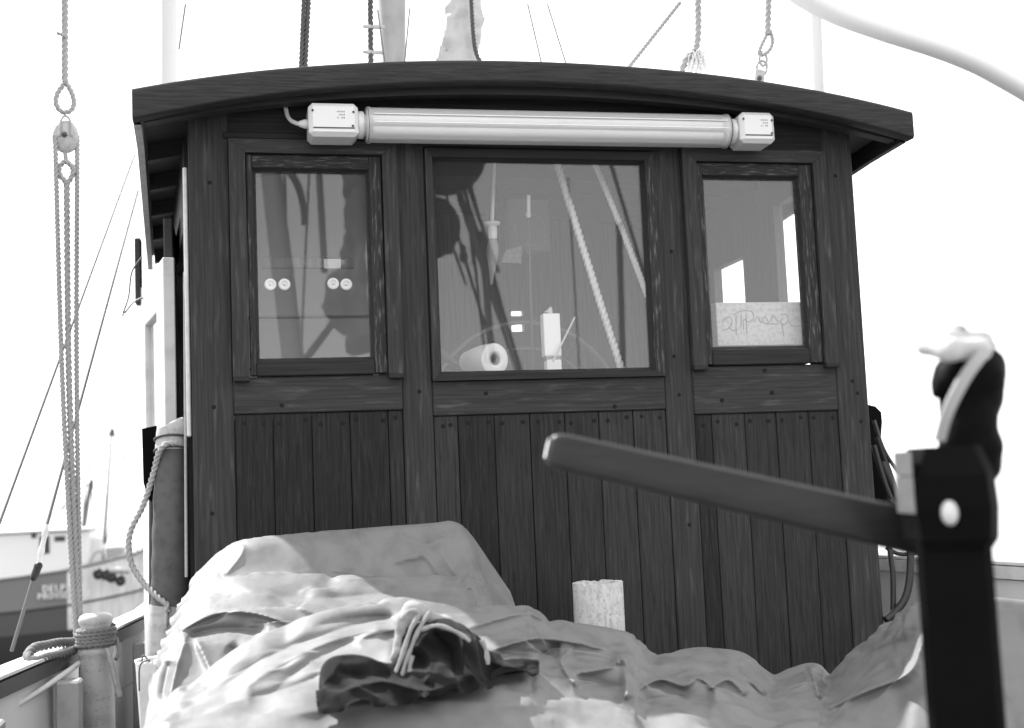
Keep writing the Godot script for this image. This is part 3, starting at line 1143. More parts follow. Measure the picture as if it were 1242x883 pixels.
func crumple(p: PackedVector3Array, cols: int, folds: Array, amp: float, sd: int) -> void:
	var n1 := FastNoiseLite.new()
	n1.seed = sd
	n1.frequency = 3.2
	n1.fractal_octaves = 1
	n1.domain_warp_enabled = true
	n1.domain_warp_amplitude = 0.08
	n1.domain_warp_frequency = 4.0
	var n2 := FastNoiseLite.new()
	n2.seed = sd + 5
	n2.frequency = 9.0
	n2.fractal_octaves = 2
	n2.domain_warp_enabled = true
	n2.domain_warp_amplitude = 0.05
	n2.domain_warp_frequency = 9.0
	var n3 := FastNoiseLite.new()
	n3.seed = sd + 9
	n3.frequency = 2.2
	n3.fractal_octaves = 2
	n3.domain_warp_enabled = true
	n3.domain_warp_amplitude = 0.12
	n3.domain_warp_frequency = 3.0
	for f in folds:
		f[0] = dense(f[0])
		var rc := Rect2(f[0][0], Vector2.ZERO)
		for e in f[0]: rc = rc.expand(e)
		f.append(rc.grow(f[1] * 5.0))
	for k in p.size():
		var dirn := (EYE - p[k]).normalized()
		var q := seen(p[k])
		var h := 0.0
		for f in folds: h += fold_at(q, f)
		var w := p[k] * Vector3(0.8, 1.0, 1.6)
		h += amp * (0.5 - 1.6 * absf(n1.get_noise_3dv(w)))
		h += amp * 0.28 * (0.5 - 1.6 * absf(n2.get_noise_3dv(w)))
		h += 0.0 * pow(maxf(0.0, 1.0 - 7.0 * absf(n3.get_noise_3dv(w))), 1.5)
		p[k] += dirn * h


# lets a sheet with too much cloth settle: stretch, shear and bend constraints over the form it lies on
func drape(base: PackedVector3Array, cols: int, extra_u: float, extra_v: float, rounds: int, sd: int, up: float, down: float, fr := 4.0) -> PackedVector3Array:
	var rows := base.size() / cols
	var r := RandomNumberGenerator.new()
	r.seed = sd
	var dirs := PackedVector3Array()
	for q in base: dirs.append((EYE - q).normalized())
	var nz := FastNoiseLite.new()
	nz.seed = sd
	nz.frequency = fr
	var p := base.duplicate()
	for k in p.size(): p[k] += dirs[k] * (nz.get_noise_3dv(base[k]) * up + r.randf_range(-0.001, 0.001))
	var ca := PackedInt32Array()
	var cb := PackedInt32Array()
	var cl := PackedFloat32Array()
	var ck := PackedFloat32Array()
	for y in rows:
		for x in cols:
			var o := y * cols + x
			for q in [[1, 0, 1.0], [0, 1, 1.0], [1, 1, 0.5], [-1, 1, 0.5], [2, 0, 0.12], [0, 2, 0.12], [4, 0, 0.08], [0, 4, 0.08]]:
				var x2: int = x + q[0]
				var y2: int = y + q[1]
				if x2 < 0 or x2 >= cols or y2 >= rows: continue
				var e := y2 * cols + x2
				var ex: float = 1.0 + (extra_u * absf(q[0]) + extra_v * absf(q[1])) / (absf(q[0]) + absf(q[1]))
				ca.append(o)
				cb.append(e)
				cl.append(base[o].distance_to(base[e]) * ex)
				ck.append(q[2] * 0.5)
	var n := ca.size()
	for it in rounds:
		for j in n:
			var k := j if it % 2 == 0 else n - 1 - j
			var a := ca[k]
			var b := cb[k]
			var d := p[b] - p[a]
			var l := d.length()
			var m := d * (ck[k] * (l - cl[k]) / maxf(l, 1e-6))
			p[a] += m
			p[b] -= m
		for k in p.size():
			var q := p[k] - base[k]
			var dirn := dirs[k]
			q -= dirn * 0.0003
			var h := q.dot(dirn)
			if h < -down: q += dirn * (-down - h)
			elif h > up: q += dirn * (up - h)
			var side := q - dirn * q.dot(dirn)
			if side.length() > 0.008: q -= side * (1.0 - 0.008 / side.length())
			p[k] = base[k] + q
	return p


func smoothed(p: PackedVector3Array, cols: int, times: int) -> PackedVector3Array:   # takes the zigzag out of a settled sheet
	var rows := p.size() / cols
	for t in times:
		var o := p.duplicate()
		for y in range(1, rows - 1):
			for x in range(1, cols - 1):
				var k := y * cols + x
				p[k] = o[k] * 0.5 + (o[k - 1] + o[k + 1] + o[k - cols] + o[k + cols]) * 0.125
	return p


func finer(p: PackedVector3Array, cols: int) -> Array:   # smooth doubling of a grid in both directions
	var rows := p.size() / cols
	var c2 := cols * 2 - 1
	var mid := PackedVector3Array()
	for y in rows:
		for x in cols:
			var o := y * cols
			mid.append(p[o + x])
			if x < cols - 1: mid.append(p[o + x].cubic_interpolate(p[o + x + 1], p[o + maxi(x - 1, 0)], p[o + mini(x + 2, cols - 1)], 0.5))
	var out := PackedVector3Array()
	for y in rows:
		for x in c2: out.append(mid[y * c2 + x])
		if y < rows - 1:
			for x in c2: out.append(mid[y * c2 + x].cubic_interpolate(mid[(y + 1) * c2 + x], mid[maxi(y - 1, 0) * c2 + x], mid[mini(y + 2, rows - 1) * c2 + x], 0.5))
	return [out, c2]


func settle(p: PackedVector3Array, cols: int, folds: Array, sd: int, eu: float, ev: float, up: float, down: float, fr := 4.0, mid := 0.019) -> Array:   # broad folds first, then ever finer ones
	p = smoothed(drape(p, cols, eu, ev, 160, sd, up, down, fr), cols, 2)
	var s := finer(p, cols)
	s = finer(drape(s[0], s[1], mid, mid, 60, sd + 1, 0.6 * mid, 0.2 * mid, fr * 1.7), s[1])
	p = smoothed(s[0], s[1], 1)
	crumple(p, s[1], folds, 0.0015, sd)
	return finer(drape(p, s[1], 0.45 * mid, 0.45 * mid, 20, sd + 2, 0.16 * mid, 0.1 * mid, fr * 3.5), s[1])


func pts3(a: Array) -> Array:
	var out := []
	for q in a: out.append(at(q[0], q[1], q[2]))
	return out


func v2(a: Array) -> Array:
	var out := []
	for k in range(0, a.size(), 2): out.append(Vector2(a[k], a[k + 1]))
	return out


func tarpaulins() -> void:
	# the mound against the wheelhouse
	var b := pts3([[250, 700, 0.22], [272, 676, 0.22], [298, 662, 0.25], [360, 654, 0.25], [430, 647, 0.25], [520, 639, 0.25], [547, 637, 0.25], [566, 650, 0.25], [592, 692, 0.27], [610, 722, 0.3]])
	var c := pts3([[222, 728, 0.42], [255, 708, 0.42], [310, 697, 0.42], [380, 697, 0.42], [440, 703, 0.42], [520, 703, 0.4], [562, 703, 0.38], [580, 706, 0.36], [600, 718, 0.33], [625, 742, 0.36]])
	var d := pts3([[214, 745, 0.5], [245, 719, 0.5], [302, 702, 0.5], [375, 702, 0.5], [440, 703, 0.5], [520, 702, 0.48], [562, 703, 0.46], [585, 709, 0.42], [606, 728, 0.38], [632, 750, 0.42]])
	var e := pts3([[200, 780, 0.7], [226, 765, 0.72], [288, 752, 0.72], [345, 746, 0.72], [410, 746, 0.72], [500, 744, 0.68], [555, 744, 0.64], [600, 745, 0.58], [625, 750, 0.47], [645, 765, 0.5]])
	var f := pts3([[190, 812, 0.84], [214, 802, 0.85], [280, 796, 0.84], [335, 788, 0.84], [400, 786, 0.84], [500, 775, 0.8], [555, 770, 0.75], [605, 768, 0.68], [640, 768, 0.58], [660, 790, 0.6]])
	var h := pts3([[176, 890, 1.08], [205, 895, 1.1], [262, 895, 1.1], [330, 885, 1.05], [400, 875, 1.0], [500, 860, 0.95], [555, 850, 0.9], [600, 850, 0.85], [640, 850, 0.75], [670, 850, 0.7]])
	var a := []
	var dd := []
	for k in b.size():
		a.append(b[k] + Vector3(0, -0.3, -0.14))
		dd.append((c[k] + d[k]) / 2 + Vector3(0, -0.004, 0))
	var s := sheet([a, b, c, d, e, f, h], 5, 7)
	var p: PackedVector3Array = s[0]
	var folds := [
		[v2([214, 768, 262, 744, 310, 744, 360, 760]), 8.0, 0.034, 0.4],
		[v2([222, 776, 262, 764, 326, 764]), 8.0, -0.04, 0.9],
		[v2([228, 766, 215, 805, 203, 856]), 6.0, 0.03, 0.7],
		[v2([236, 770, 252, 805, 272, 850]), 6.0, 0.022, 0.7],
		[v2([206, 800, 196, 850]), 6.0, -0.02, 1.0],
		[v2([275, 782, 300, 800, 320, 800]), 7.0, -0.025, 1.0],
		[v2([262, 705, 330, 722, 385, 745, 420, 752]), 8.0, 0.012, 0.6],
		[v2([320, 722, 400, 726, 500, 718, 575, 716]), 9.0, -0.024, 0.8],
		[v2([340, 735, 420, 732, 520, 728]), 9.0, 0.008, 0.8],
		[v2([296, 660, 290, 676, 270, 700]), 5.0, 0.012, 0.7],
		[v2([476, 646, 500, 657, 522, 662, 545, 652]), 6.0, -0.012, 0.8],
		[v2([470, 684, 500, 676, 518, 676, 536, 706]), 6.0, 0.013, 0.6],
		[v2([528, 655, 548, 690, 564, 706]), 8.0, 0.013, 0.7],
		[v2([566, 650, 580, 690, 606, 735]), 6.0, 0.014, 0.7],
		[v2([568, 712, 574, 730, 576, 750]), 5.0, -0.02, 1.0],
		[v2([586, 710, 594, 730, 600, 752]), 5.0, 0.022, 0.8],
		[v2([392, 690, 440, 696, 480, 702]), 4.0, 0.008, 0.6],
		[v2([400, 655, 420, 664, 470, 672]), 6.0, 0.005, 1.0],
		[v2([520, 694, 470, 700, 400, 703]), 3.0, 0.006, 1.0]]
	s = settle(p, s[1], folds, 3, 0.05, 0.06, 0.03, 0.01)
	p = s[0]
	var g := G.new()
	g.grid(p, s[1], false, true)
	single("tarpaulin", g, M.tarp, "grey tarpaulin draped over the hatch against the wheelhouse planks", "tarpaulin")
	# the loose sheet in front of it
	b = pts3([[170, 905, 1.15], [215, 850, 1.08], [245, 829, 1.04], [300, 789, 1.0], [370, 757, 0.96], [440, 740, 0.93], [490, 733, 0.9], [560, 741, 0.88], [622, 742, 0.85], [645, 745, 0.84], [668, 757, 0.82], [700, 763, 0.8], [757, 774, 0.78], [776, 786, 0.76], [800, 797, 0.72], [850, 794, 0.68], [900, 800, 0.66], [937, 822, 0.62], [984, 811, 0.62], [1005, 821, 0.68], [1040, 790, 0.82], [1080, 757, 1.0], [1112, 738, 1.15], [1165, 728, 1.25], [1250, 735, 1.3]])
	var near := []
	var c1 := []
	var c2 := []
	a = []
	for k in b.size():
		var q := seen(b[k])
		near.append(at(lerpf(q.x, 621, -0.05) if q.x < 300 else q.x, 925, 1.5 if q.x < 900 else 1.42))
		a.append(b[k] + Vector3(0.0, -0.2, -0.1))
		c1.append(b[k].lerp(near[k], 0.3) + Vector3(0, 0.018, 0))
		c2.append(b[k].lerp(near[k], 0.65) + Vector3(0, 0.02, 0))
	s = sheet([a, b, c1, c2, near], 3, 8)
	p = s[0]
	folds = [
		[v2([262, 838, 320, 800, 380, 775, 450, 752, 490, 748]), 7.0, -0.022, 0.8],
		[v2([290, 838, 350, 800, 420, 772, 500, 757]), 7.0, 0.016, 0.7],
		[v2([330, 840, 380, 800, 440, 775, 490, 768]), 6.0, -0.018, 0.9],
		[v2([300, 846, 340, 838, 400, 815]), 7.0, -0.018, 0.8],
		[v2([430, 782, 450, 770, 500, 760]), 5.0, 0.012, 0.8],
		[v2([380, 760, 430, 750, 480, 748]), 5.0, -0.012, 0.8],
		[v2([560, 765, 600, 752, 640, 744, 665, 756]), 6.0, 0.018, 0.5],
		[v2([575, 775, 610, 764, 645, 758]), 6.0, -0.014, 1.0],
		[v2([580, 795, 640, 776, 690, 778, 745, 790]), 8.0, 0.032, 0.4],
		[v2([590, 800, 640, 792, 680, 796]), 8.0, -0.035, 1.0],
		[v2([640, 812, 665, 790, 680, 790]), 6.0, -0.03, 1.0],
		[v2([696, 784, 681, 800, 690, 820, 716, 846]), 6.0, 0.034, 0.5],
		[v2([692, 796, 720, 798, 748, 806]), 7.0, -0.03, 0.8],
		[v2([692, 818, 725, 813, 745, 806, 760, 792]), 8.0, 0.038, 0.35],
		[v2([760, 788, 758, 822, 760, 850]), 6.0, 0.036, 0.5],
		[v2([696, 832, 730, 832, 760, 840]), 10.0, -0.05, 1.0],
		[v2([700, 782, 730, 782, 760, 777]), 6.0, -0.014, 0.6],
		[v2([768, 840, 800, 824, 830, 832, 848, 822, 872, 842]), 8.0, 0.036, 0.35],
		[v2([772, 852, 830, 846, 868, 852]), 10.0, -0.05, 1.0],
		[v2([858, 838, 884, 824, 906, 846]), 7.0, 0.034, 0.45],
		[v2([790, 806, 850, 806, 905, 804]), 9.0, 0.016, 0.7],
		[v2([896, 798, 908, 822, 930, 846]), 7.0, 0.028, 0.5],
		[v2([982, 806, 987, 825, 994, 850]), 6.0, 0.034, 0.45],
		[v2([930, 846, 965, 832, 984, 822]), 7.0, 0.026, 0.5],
		[v2([990, 846, 1030, 814, 1070, 788, 1120, 772]), 11.0, -0.045, 1.0],
		[v2([985, 868, 1050, 838, 1100, 818, 1116, 790, 1120, 765]), 10.0, 0.06, 0.5],
		[v2([1000, 848, 1040, 826, 1090, 806]), 10.0, -0.04, 1.0],
		[v2([330, 870, 500, 850, 700, 860]), 10.0, 0.012, 0.7]]
	s = settle(p, s[1], folds, 14, 0.06, 0.08, 0.045, 0.014)
	p = s[0]
	g = G.new()
	g.grid(p, s[1], false, true)
	single("tarpaulin", g, M.tarp, "pale loose tarpaulin in front, with the dark jacket lying on it", "tarpaulin")
	# dark jacket lying on the sheet
	var nz := FastNoiseLite.new()
	nz.seed = 6
	nz.frequency = 16.0
	nz.fractal_octaves = 3
	nz.domain_warp_enabled = true
	nz.domain_warp_amplitude = 0.03
	nz.domain_warp_frequency = 12.0
	var j := thing("jacket", "crumpled black jacket with pale frayed edging lying on the tarpaulin", "jacket", at(530, 838, 1.31))
	b = pts3([[391, 846, 1.36], [396, 808, 1.34], [428, 799, 1.33], [462, 806, 1.31], [480, 796, 1.29], [490, 772, 1.26], [512, 759, 1.24], [545, 757, 1.24], [571, 770, 1.24], [592, 790, 1.24], [612, 801, 1.22], [648, 806, 1.2]])
	a = []
	c1 = pts3([[388, 860, 1.39], [400, 822, 1.38], [430, 815, 1.37], [464, 820, 1.35], [484, 818, 1.33], [500, 792, 1.28], [518, 776, 1.29], [545, 772, 1.3], [572, 786, 1.29], [592, 804, 1.27], [612, 806, 1.25], [648, 808, 1.22]])
	c2 = pts3([[389, 838, 1.4], [404, 832, 1.4], [434, 826, 1.4], [468, 828, 1.38], [490, 828, 1.37], [510, 808, 1.3], [528, 796, 1.29], [550, 794, 1.3], [570, 806, 1.31], [590, 816, 1.29], [612, 811, 1.27], [648, 811, 1.23]])
	var c3 := pts3([[390, 850, 1.43], [406, 844, 1.43], [436, 838, 1.43], [470, 838, 1.42], [495, 836, 1.4], [518, 828, 1.36], [535, 818, 1.35], [552, 818, 1.35], [570, 822, 1.34], [590, 824, 1.31], [612, 816, 1.28], [648, 813, 1.24]])
	near = pts3([[390, 862, 1.45], [410, 858, 1.45], [440, 853, 1.45], [475, 850, 1.44], [500, 846, 1.42], [520, 840, 1.39], [540, 836, 1.37], [555, 835, 1.37], [572, 834, 1.35], [592, 830, 1.32], [612, 822, 1.29], [648, 816, 1.25]])
	for k in b.size(): a.append(b[k] + Vector3(0.0, -0.07, -0.03))
	s = sheet([a, b, c1, c2, c3, near], 4, 4)
	s = settle(s[0], s[1], [
		[v2([496, 778, 522, 800, 515, 832]), 8.0, 0.02, 0.6], [v2([520, 765, 545, 785, 550, 822]), 8.0, -0.022, 0.8], [v2([565, 768, 562, 795, 580, 828]), 7.0, 0.02, 0.6],
		[v2([405, 812, 440, 824, 480, 818]), 8.0, -0.014, 0.8], [v2([415, 838, 465, 826, 520, 838, 570, 822]), 8.0, 0.018, 0.5], [v2([590, 800, 612, 808, 640, 808]), 5.0, 0.01, 0.7]], 31, 0.2, 0.2, 0.03, 0.01, 11.0, 0.022)
	g = G.new()
	g.grid(s[0], s[1], false, true)
	part("cloth", g, M.jacket, j)
	for q in [
		[[486, 752], [497, 741], [508, 745], [498, 764], [486, 800], [474, 828]], [[522, 742], [510, 760], [500, 782], [491, 806], [485, 830]], [[500, 795], [497, 812], [503, 830]],
		[[510, 764], [530, 759], [552, 766], [570, 778]], [[584, 776], [590, 790], [592, 806]]]:
		g = G.new()
		var pp := []
		for w in q: pp.append(at(w[0], w[1], 1.30 + 0.0002 * (w[1] - 740)))
		var path := spline(pp, 8)
		var rr := []
		for k in path.size(): rr.append(0.0042 + 0.0007 * sin(k * 0.7))
		g.tube(path, rr, 8)
		part("edging", g, M.trim, j)
	g = G.new()
	soft(g, [[at(487, 752, 1.24), 0.014, at(500, 741, 1.23), 0.018], [at(500, 741, 1.23), 0.018, at(545, 757, 1.23), 0.016], [at(487, 752, 1.24), 0.014, at(478, 800, 1.27), 0.012]], 0.006, 0.006, nz, 0.006)
	part("lining", g, M.trim, j)


# ---------------------------------------------------------------- things close to the camera
func foreground() -> void:
	# white worn pipe stump
	var base := at(728, 775, 0.30)
	var r := 0.0695
	var top := at(728, 705, 0.30).y
	var pipe := thing("pipe_stump", "stubby chipped white pipe standing in front of the planks", "pipe", Vector3(base.x, 0.5, 0.3))
	var g := G.new()
	var pts := PackedVector3Array()
	var inn := PackedVector3Array()
	for k in 14:
		var y := lerpf(0.5, top, k / 13.0)
		for s in 40:
			var a := TAU * s / 40
			var chip := 0.0
			if k == 13: chip = -0.007 * maxf(0.0, sin(s * 1.7) * sin(s * 0.9 + 1.0)) - 0.002 * rng.randf()
			pts.append(Vector3(base.x + cos(a) * r, y + chip, 0.3 - sin(a) * r))
			inn.append(Vector3(base.x + cos(a) * (r - 0.012), y + chip * 0.8, 0.3 - sin(a) * (r - 0.012)))
	g.grid(pts, 40, true)
	g.grid(inn, 40, true, true)
	for s in 40:
		var o := 13 * 40
		g.quad(pts[o + s], pts[o + (s + 1) % 40], inn[o + (s + 1) % 40], inn[o + s])
	part("barrel", g, M.stump, pipe)
	# the black timber post beside the camera
	var z := 2.3
	var yaw := Basis(Vector3.UP, -0.56)
	var corner := at(1112, 700, z)
	corner.y = 0.0
	var post := thing("samson_post", "black tarred timber post close in front at the right edge", "post", corner + yaw * Vector3(0.09, 0, -0.09))
	g = G.new()
	var yh := at(1112, 640, z).y
	g.box(corner + yaw * Vector3(0.042, 0, -0.09) + Vector3(0, yh * 0.5, 0), Vector3(0.084, yh, 0.18), 0.008, yaw)
	part("shaft", g, M.black_paint, post)
	g = G.new()
	var y0 := at(1112, 668, z).y
	var y1 := at(1112, 543, z).y
	var prof := [[0.0, 0.011], [0.1, 0.003], [0.4, 0.0], [0.72, 0.002], [1.0, 0.014]]
	var ring := PackedVector3Array()
	for q in prof:
		var y := lerpf(y0, y1, q[0])
		var i: float = q[1]
		for e in [[-0.016 + i, -0.05], [0.006 + i, 0.014 - i], [0.086 - i, 0.014 - i], [0.095 - i, -0.01], [0.095 - i, -0.17], [-0.016 + i, -0.17]]:
			ring.append(corner + yaw * Vector3(e[0], 0, e[1]) + Vector3(0, y, 0))
	flat_grid(g, ring, 6, true)
	var cap := PackedVector3Array()
	for k in 6: cap.append(ring[24 + k])
	g.fan(cap)
	part("head", g, M.black_paint, post)
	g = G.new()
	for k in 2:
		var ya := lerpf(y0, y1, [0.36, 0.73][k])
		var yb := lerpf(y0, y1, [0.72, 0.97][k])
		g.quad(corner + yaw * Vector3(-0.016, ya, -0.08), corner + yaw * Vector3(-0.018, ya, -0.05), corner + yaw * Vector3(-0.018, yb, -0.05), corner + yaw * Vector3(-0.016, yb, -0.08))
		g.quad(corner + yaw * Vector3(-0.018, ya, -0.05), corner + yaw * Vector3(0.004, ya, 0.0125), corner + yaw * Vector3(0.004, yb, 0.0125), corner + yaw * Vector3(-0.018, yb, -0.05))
	part("sunlit_bevel", g, M.sunlit_black, post)  # paler faces over the bevel, painting its sunlit side
	g = G.new()
	var bolt := at(1162, 620, z - 0.0)
	g.lathe([[0.0, -0.02], [0.0095, -0.02], [0.0095, 0.004], [0.006, 0.008], [0.0, 0.009]], 20, Transform3D(yaw * Basis(Vector3.RIGHT, PI / 2).scaled(Vector3(1, 1.5, 1)), corner + yaw * Vector3(0.041, 0, 0.014) + Vector3(0, bolt.y, 0)))
	part("bolt_head", g, M.pale_paint, post)
	# wooden lever running to the post
	var a := at(664, 544, 2.12)
	var b := at(1122, 648, 2.20)
	var dir := (b - a).normalized()
	var upv := Vector3.UP.slide(dir).normalized()
	var fw := dir.cross(upv)
	var lr := PackedVector3Array()
	for k in 13:
		var t: float = [0.0, 0.004, 0.01, 0.018, 0.028, 0.042, 0.2, 0.4, 0.6, 0.8, 0.9, 0.96, 1.0][k]
		var sq: float = [0.55, 0.72, 0.84, 0.92, 0.97, 1.0, 1.0, 1.0, 1.0, 1.0, 1.0, 1.0, 1.0][k]
		var hh: float = lerpf(0.022, 0.028, t) * sq
		var dd: float = 0.02 * sq
		var c: Vector3 = a.lerp(b, t)
		for e in [[-1.0, -0.8], [-0.8, -1.0], [0.8, -1.0], [1.0, -0.85], [1.0, 0.42], [0.86, 0.62], [0.4, 0.92], [0.1, 1.0], [-0.6, 1.0], [-1.0, 0.7]]:
			lr.append(c + upv * (e[1] * hh) - fw * (e[0] * dd))
	g = G.new()
	g.grid(lr, 10, true, (upv.cross(-fw)).dot(dir) > 0)
	var lever := thing("lever", "varnished wooden lever slanting down to the black post", "lever", a.lerp(b, 0.5) - upv * 0.03)
	part("shaft", g, M.varnish, lever)
	g = G.new()
	var tip := PackedVector3Array()
	for k in 10: tip.append(lr[k] - dir * 0.0012)
	if (tip[1] - tip[0]).cross(tip[2] - tip[0]).dot(dir) > 0: tip.reverse()
	g.fan(tip)
	part("sunlit_tip", g, M.lit_wood, lever)  # end cap whitened to paint the sun on the tip
	# bundle strapped on top of the post
	var nz := FastNoiseLite.new()
	nz.seed = 2
	nz.frequency = 12.0
	g = G.new()
	var bu := thing("bundle", "dark canvas bundle with white cloth band on top of the post", "bundle", at(1160, 545, z))
	soft(g, [[at(1160, 455, z), 0.028, at(1188, 455, z), 0.03], [at(1143, 470, z), 0.014, at(1135, 478, z), 0.008], [at(1180, 510, z), 0.026, at(1180, 560, z), 0.032], [at(1150, 545, z), 0.01, at(1185, 545, z), 0.028], [at(1172, 455, z - 0.012), 0.032, at(1172, 540, z - 0.012), 0.034], [at(1168, 505, z - 0.005), 0.016, at(1200, 440, z - 0.005), 0.02], [at(1178, 490, z - 0.01), 0.028, at(1186, 480, z - 0.01), 0.03]], 0.006, 0.006, nz, 0.004)
	part("canvas", g, M.black_paint, bu)
	g = G.new()
	soft(g, [[at(1122, 420, z + 0.01), 0.012, at(1150, 424, z + 0.035), 0.013], [at(1150, 424, z + 0.035), 0.013, at(1190, 424, z + 0.03), 0.015], [at(1150, 414, z), 0.016, at(1190, 414, z), 0.016]], 0.005, 0.005, nz, 0.002)
	part("cloth_band", g, M.sail, bu)
	g = G.new()
	soft(g, [[at(1150, 402, z), 0.006, at(1162, 404, z), 0.012]], 0.004, 0.004)
	part("knot", g, M.ink, bu)
	g = G.new()
	var sp := spline([at(1140, 535, z + 0.03), at(1150, 500, z + 0.042), at(1170, 460, z + 0.05), at(1190, 432, z + 0.05), at(1206, 414, z + 0.03)], 8)
	var strap := PackedVector3Array()
	for k in sp.size():
		var t := (sp[mini(k + 1, sp.size() - 1)] - sp[maxi(k - 1, 0)]).normalized()
		var wv := t.cross(Vector3(0, 0.2, 1)).normalized() * 0.0068
		for e in [[-1.0, 0.0], [1.0, 0.0], [1.0, -0.003], [-1.0, -0.003]]: strap.append(sp[k] + wv * e[0] + Vector3(0, 0, e[1]))
	flat_grid(g, strap, 4, true)
	part("strap", g, M.grey_paint, bu)


# ---------------------------------------------------------------- port side: rail, tackle, door, fender
func port_side() -> void:
	for s in [1.0, -1.0]:
		var bw := thing("bulwark", "white planked bulwark with dark capped rail, " + ("left of the wheelhouse" if s > 0 else "seen behind the black hoses right of the wheelhouse"), "bulwark", Vector3(-1.5 * s, 0, 0), "bulwarks of the boat")
		var top := 0.8 if s > 0 else 0.92
		for q in [[0.0, 0.045, 0.05, top - 0.052, "white", 4], [-0.035, 0.10, top - 0.05, top - 0.006, "dark", 1], [-0.028, 0.085, top - 0.005, top + 0.008, "white", 1]]:
			for k in int(q[5]):
				var g := G.new()
				var y0: float = lerpf(q[2], q[3], float(k) / q[5]) + 0.002
				var y1: float = lerpf(q[2], q[3], float(k + 1) / q[5]) - 0.002
				var ring := PackedVector3Array()
				for c in CAP:
					for e in [[q[0], y0], [q[0] + q[1], y0], [q[0] + q[1], y1], [q[0], y1]]:
						ring.append(Vector3((c[0] - 0.04 + e[0]) * s, e[1], c[1]))
				flat_grid(g, ring, 4, s < 0)
				part("plank" if q[5] > 1 else ("cap_rail" if q[4] == "dark" else "cap_top"), g, (M.varnish if s > 0 else M.white) if q[4] == "dark" else M.plain_white, bw)
		for q in [[-2.2, -1.17], [-1.2, -1.27], [-0.3, -1.42], [0.35, -1.53], [1.2, -1.70]]:
			var g := G.new()
			g.box(Vector3(q[1] * s, 0.37, q[0]), Vector3(0.07, 0.72, 0.08), 0.006)
			part("stanchion", g, M.grey_paint, bw)
	# mooring post
	var z := -0.45
	var c := at(117, 838, z)
	var post := thing("bollard", "white mushroom-topped mooring post with dark rope turns", "bollard", Vector3(c.x, 0.0, z))
	var t := at(115, 751, z)
	var g := G.new()
	var H := t.y
	g.lathe([[0.068, 0.0], [0.06, 0.3], [0.052, H - 0.2], [0.05, H - 0.11], [0.054, H - 0.105], [0.054, H - 0.088], [0.046, H - 0.085], [0.044, H - 0.02], [0.05, H - 0.012], [0.052, H], [0.046, H + 0.012], [0.03, H + 0.018], [0.0, H + 0.02]], 32, Transform3D(Basis(), Vector3(c.x, 0, z)))
	part("post", g, M.white_worn, post)
	g = G.new()
	var hx := PackedVector3Array()
	for k in 140:
		var a := TAU * k / 28.0
		hx.append(Vector3(c.x + cos(a) * (0.053 + 0.002 * sin(a * 0.37)), H - 0.078 + 0.0105 * k / 28.0 + 0.004 * sin(a + 1.0), z + sin(a) * 0.053))
	rope(g, hx, 0.0066)
	g.tube(spline([Vector3(c.x + 0.06, H - 0.06, z), Vector3(c.x + 0.07, H - 0.1, z + 0.03), Vector3(c.x + 0.062, H - 0.12, z + 0.05)], 6), 0.006, 8)
	part("rope_turns", g, M.rope_grey, post)
	g = G.new()
	g.tube(line(at(131, 786, z + 0.08), at(145, 845, z + 0.1)), 0.009, 8)
	part("iron_strap", g, M.steel, post)
	# tackle with block
	z = -0.55
	var tk := thing("tackle", "rope tackle with wooden block hanging left of the wheelhouse", "tackle", at(95, 785, z))
	g = G.new()
	rope(g, line(at(79, -30, z), at(79, 100, z)), 0.0085)
	var eye := []
	for q in [[79, 100], [70, 113], [68, 125], [73, 134], [79, 136], [86, 134], [90, 125], [87, 112], [79, 98]]: eye.append(at(q[0], q[1], z))
	rope(g, spline(eye, 6), 0.0065)
	rope(g, spline([at(79, 45, z + 0.01), at(75, 42, z + 0.015), at(69, 40, z + 0.015)], 4), 0.004)
	part("standing_rope", g, M.rope, tk)
	g = G.new()
	var bc := at(79.5, 166, z)
	var tb := Transform3D(Basis().scaled(Vector3(1, 1, 0.62)), bc - Vector3(0, 0.054, 0))
	g.lathe([[0.0, 0.0], [0.014, 0.002], [0.032, 0.014], [0.041, 0.036], [0.042, 0.058], [0.036, 0.082], [0.024, 0.1], [0.01, 0.108], [0.0, 0.109]], 24, tb)
	var blk := part("block", g, M.canvas_pale, tk)
	g = G.new()
	g.lathe([[0.009, 0.0], [0.009, 0.006], [0.0, 0.008]], 6, Transform3D(Basis(Vector3.RIGHT, PI / 2), bc + Vector3(0, 0, 0.024)))
	part("axle_pin", g, M.screw, blk)
	g = G.new()
	g.tube(spline([at(79, 140, z), at(74, 146, z + 0.02), at(72, 165, z + 0.03)], 5), 0.004, 6)
	part("iron_strop", g, M.steel, blk)
	g = G.new()
	g.tube(spline([at(79, 140, z), at(85, 146, z + 0.02), at(87, 165, z + 0.03)], 5), 0.004, 6)
	part("iron_strop", g, M.steel, blk)
	g = G.new()
	g.tube(line(at(79, 184, z), at(80, 196, z)), 0.007, 8)
	part("iron_tail", g, M.steel, blk)
	for q in [[67, 165, 76, 470, 93, 790, 0.02], [94, 165, 93, 450, 98, 785, 0.0]]:
		g = G.new()
		rope(g, spline([at(q[0], q[1], z + q[6]), at(q[2], q[3], z + q[6]), at(q[4], q[5], z + q[6])], 8), 0.0062)
		part("fall", g, M.rope, tk)
	g = G.new()
	var hrt := []
	for q in [[81, 222], [73, 212], [72, 203], [77, 197], [82, 197], [88, 203], [88, 212], [81, 224]]: hrt.append(at(q[0], q[1], z + 0.01))
	rope(g, spline(hrt, 6), 0.0068)
	rope(g, spline([at(81, 222, z + 0.01), at(84, 470, z + 0.01), at(96, 782, z + 0.01)], 8), 0.0078)
	part("inner_fall", g, M.rope, tk)
	# rope lying on the cap rail, and a white line
	g = G.new()
	var wob := []
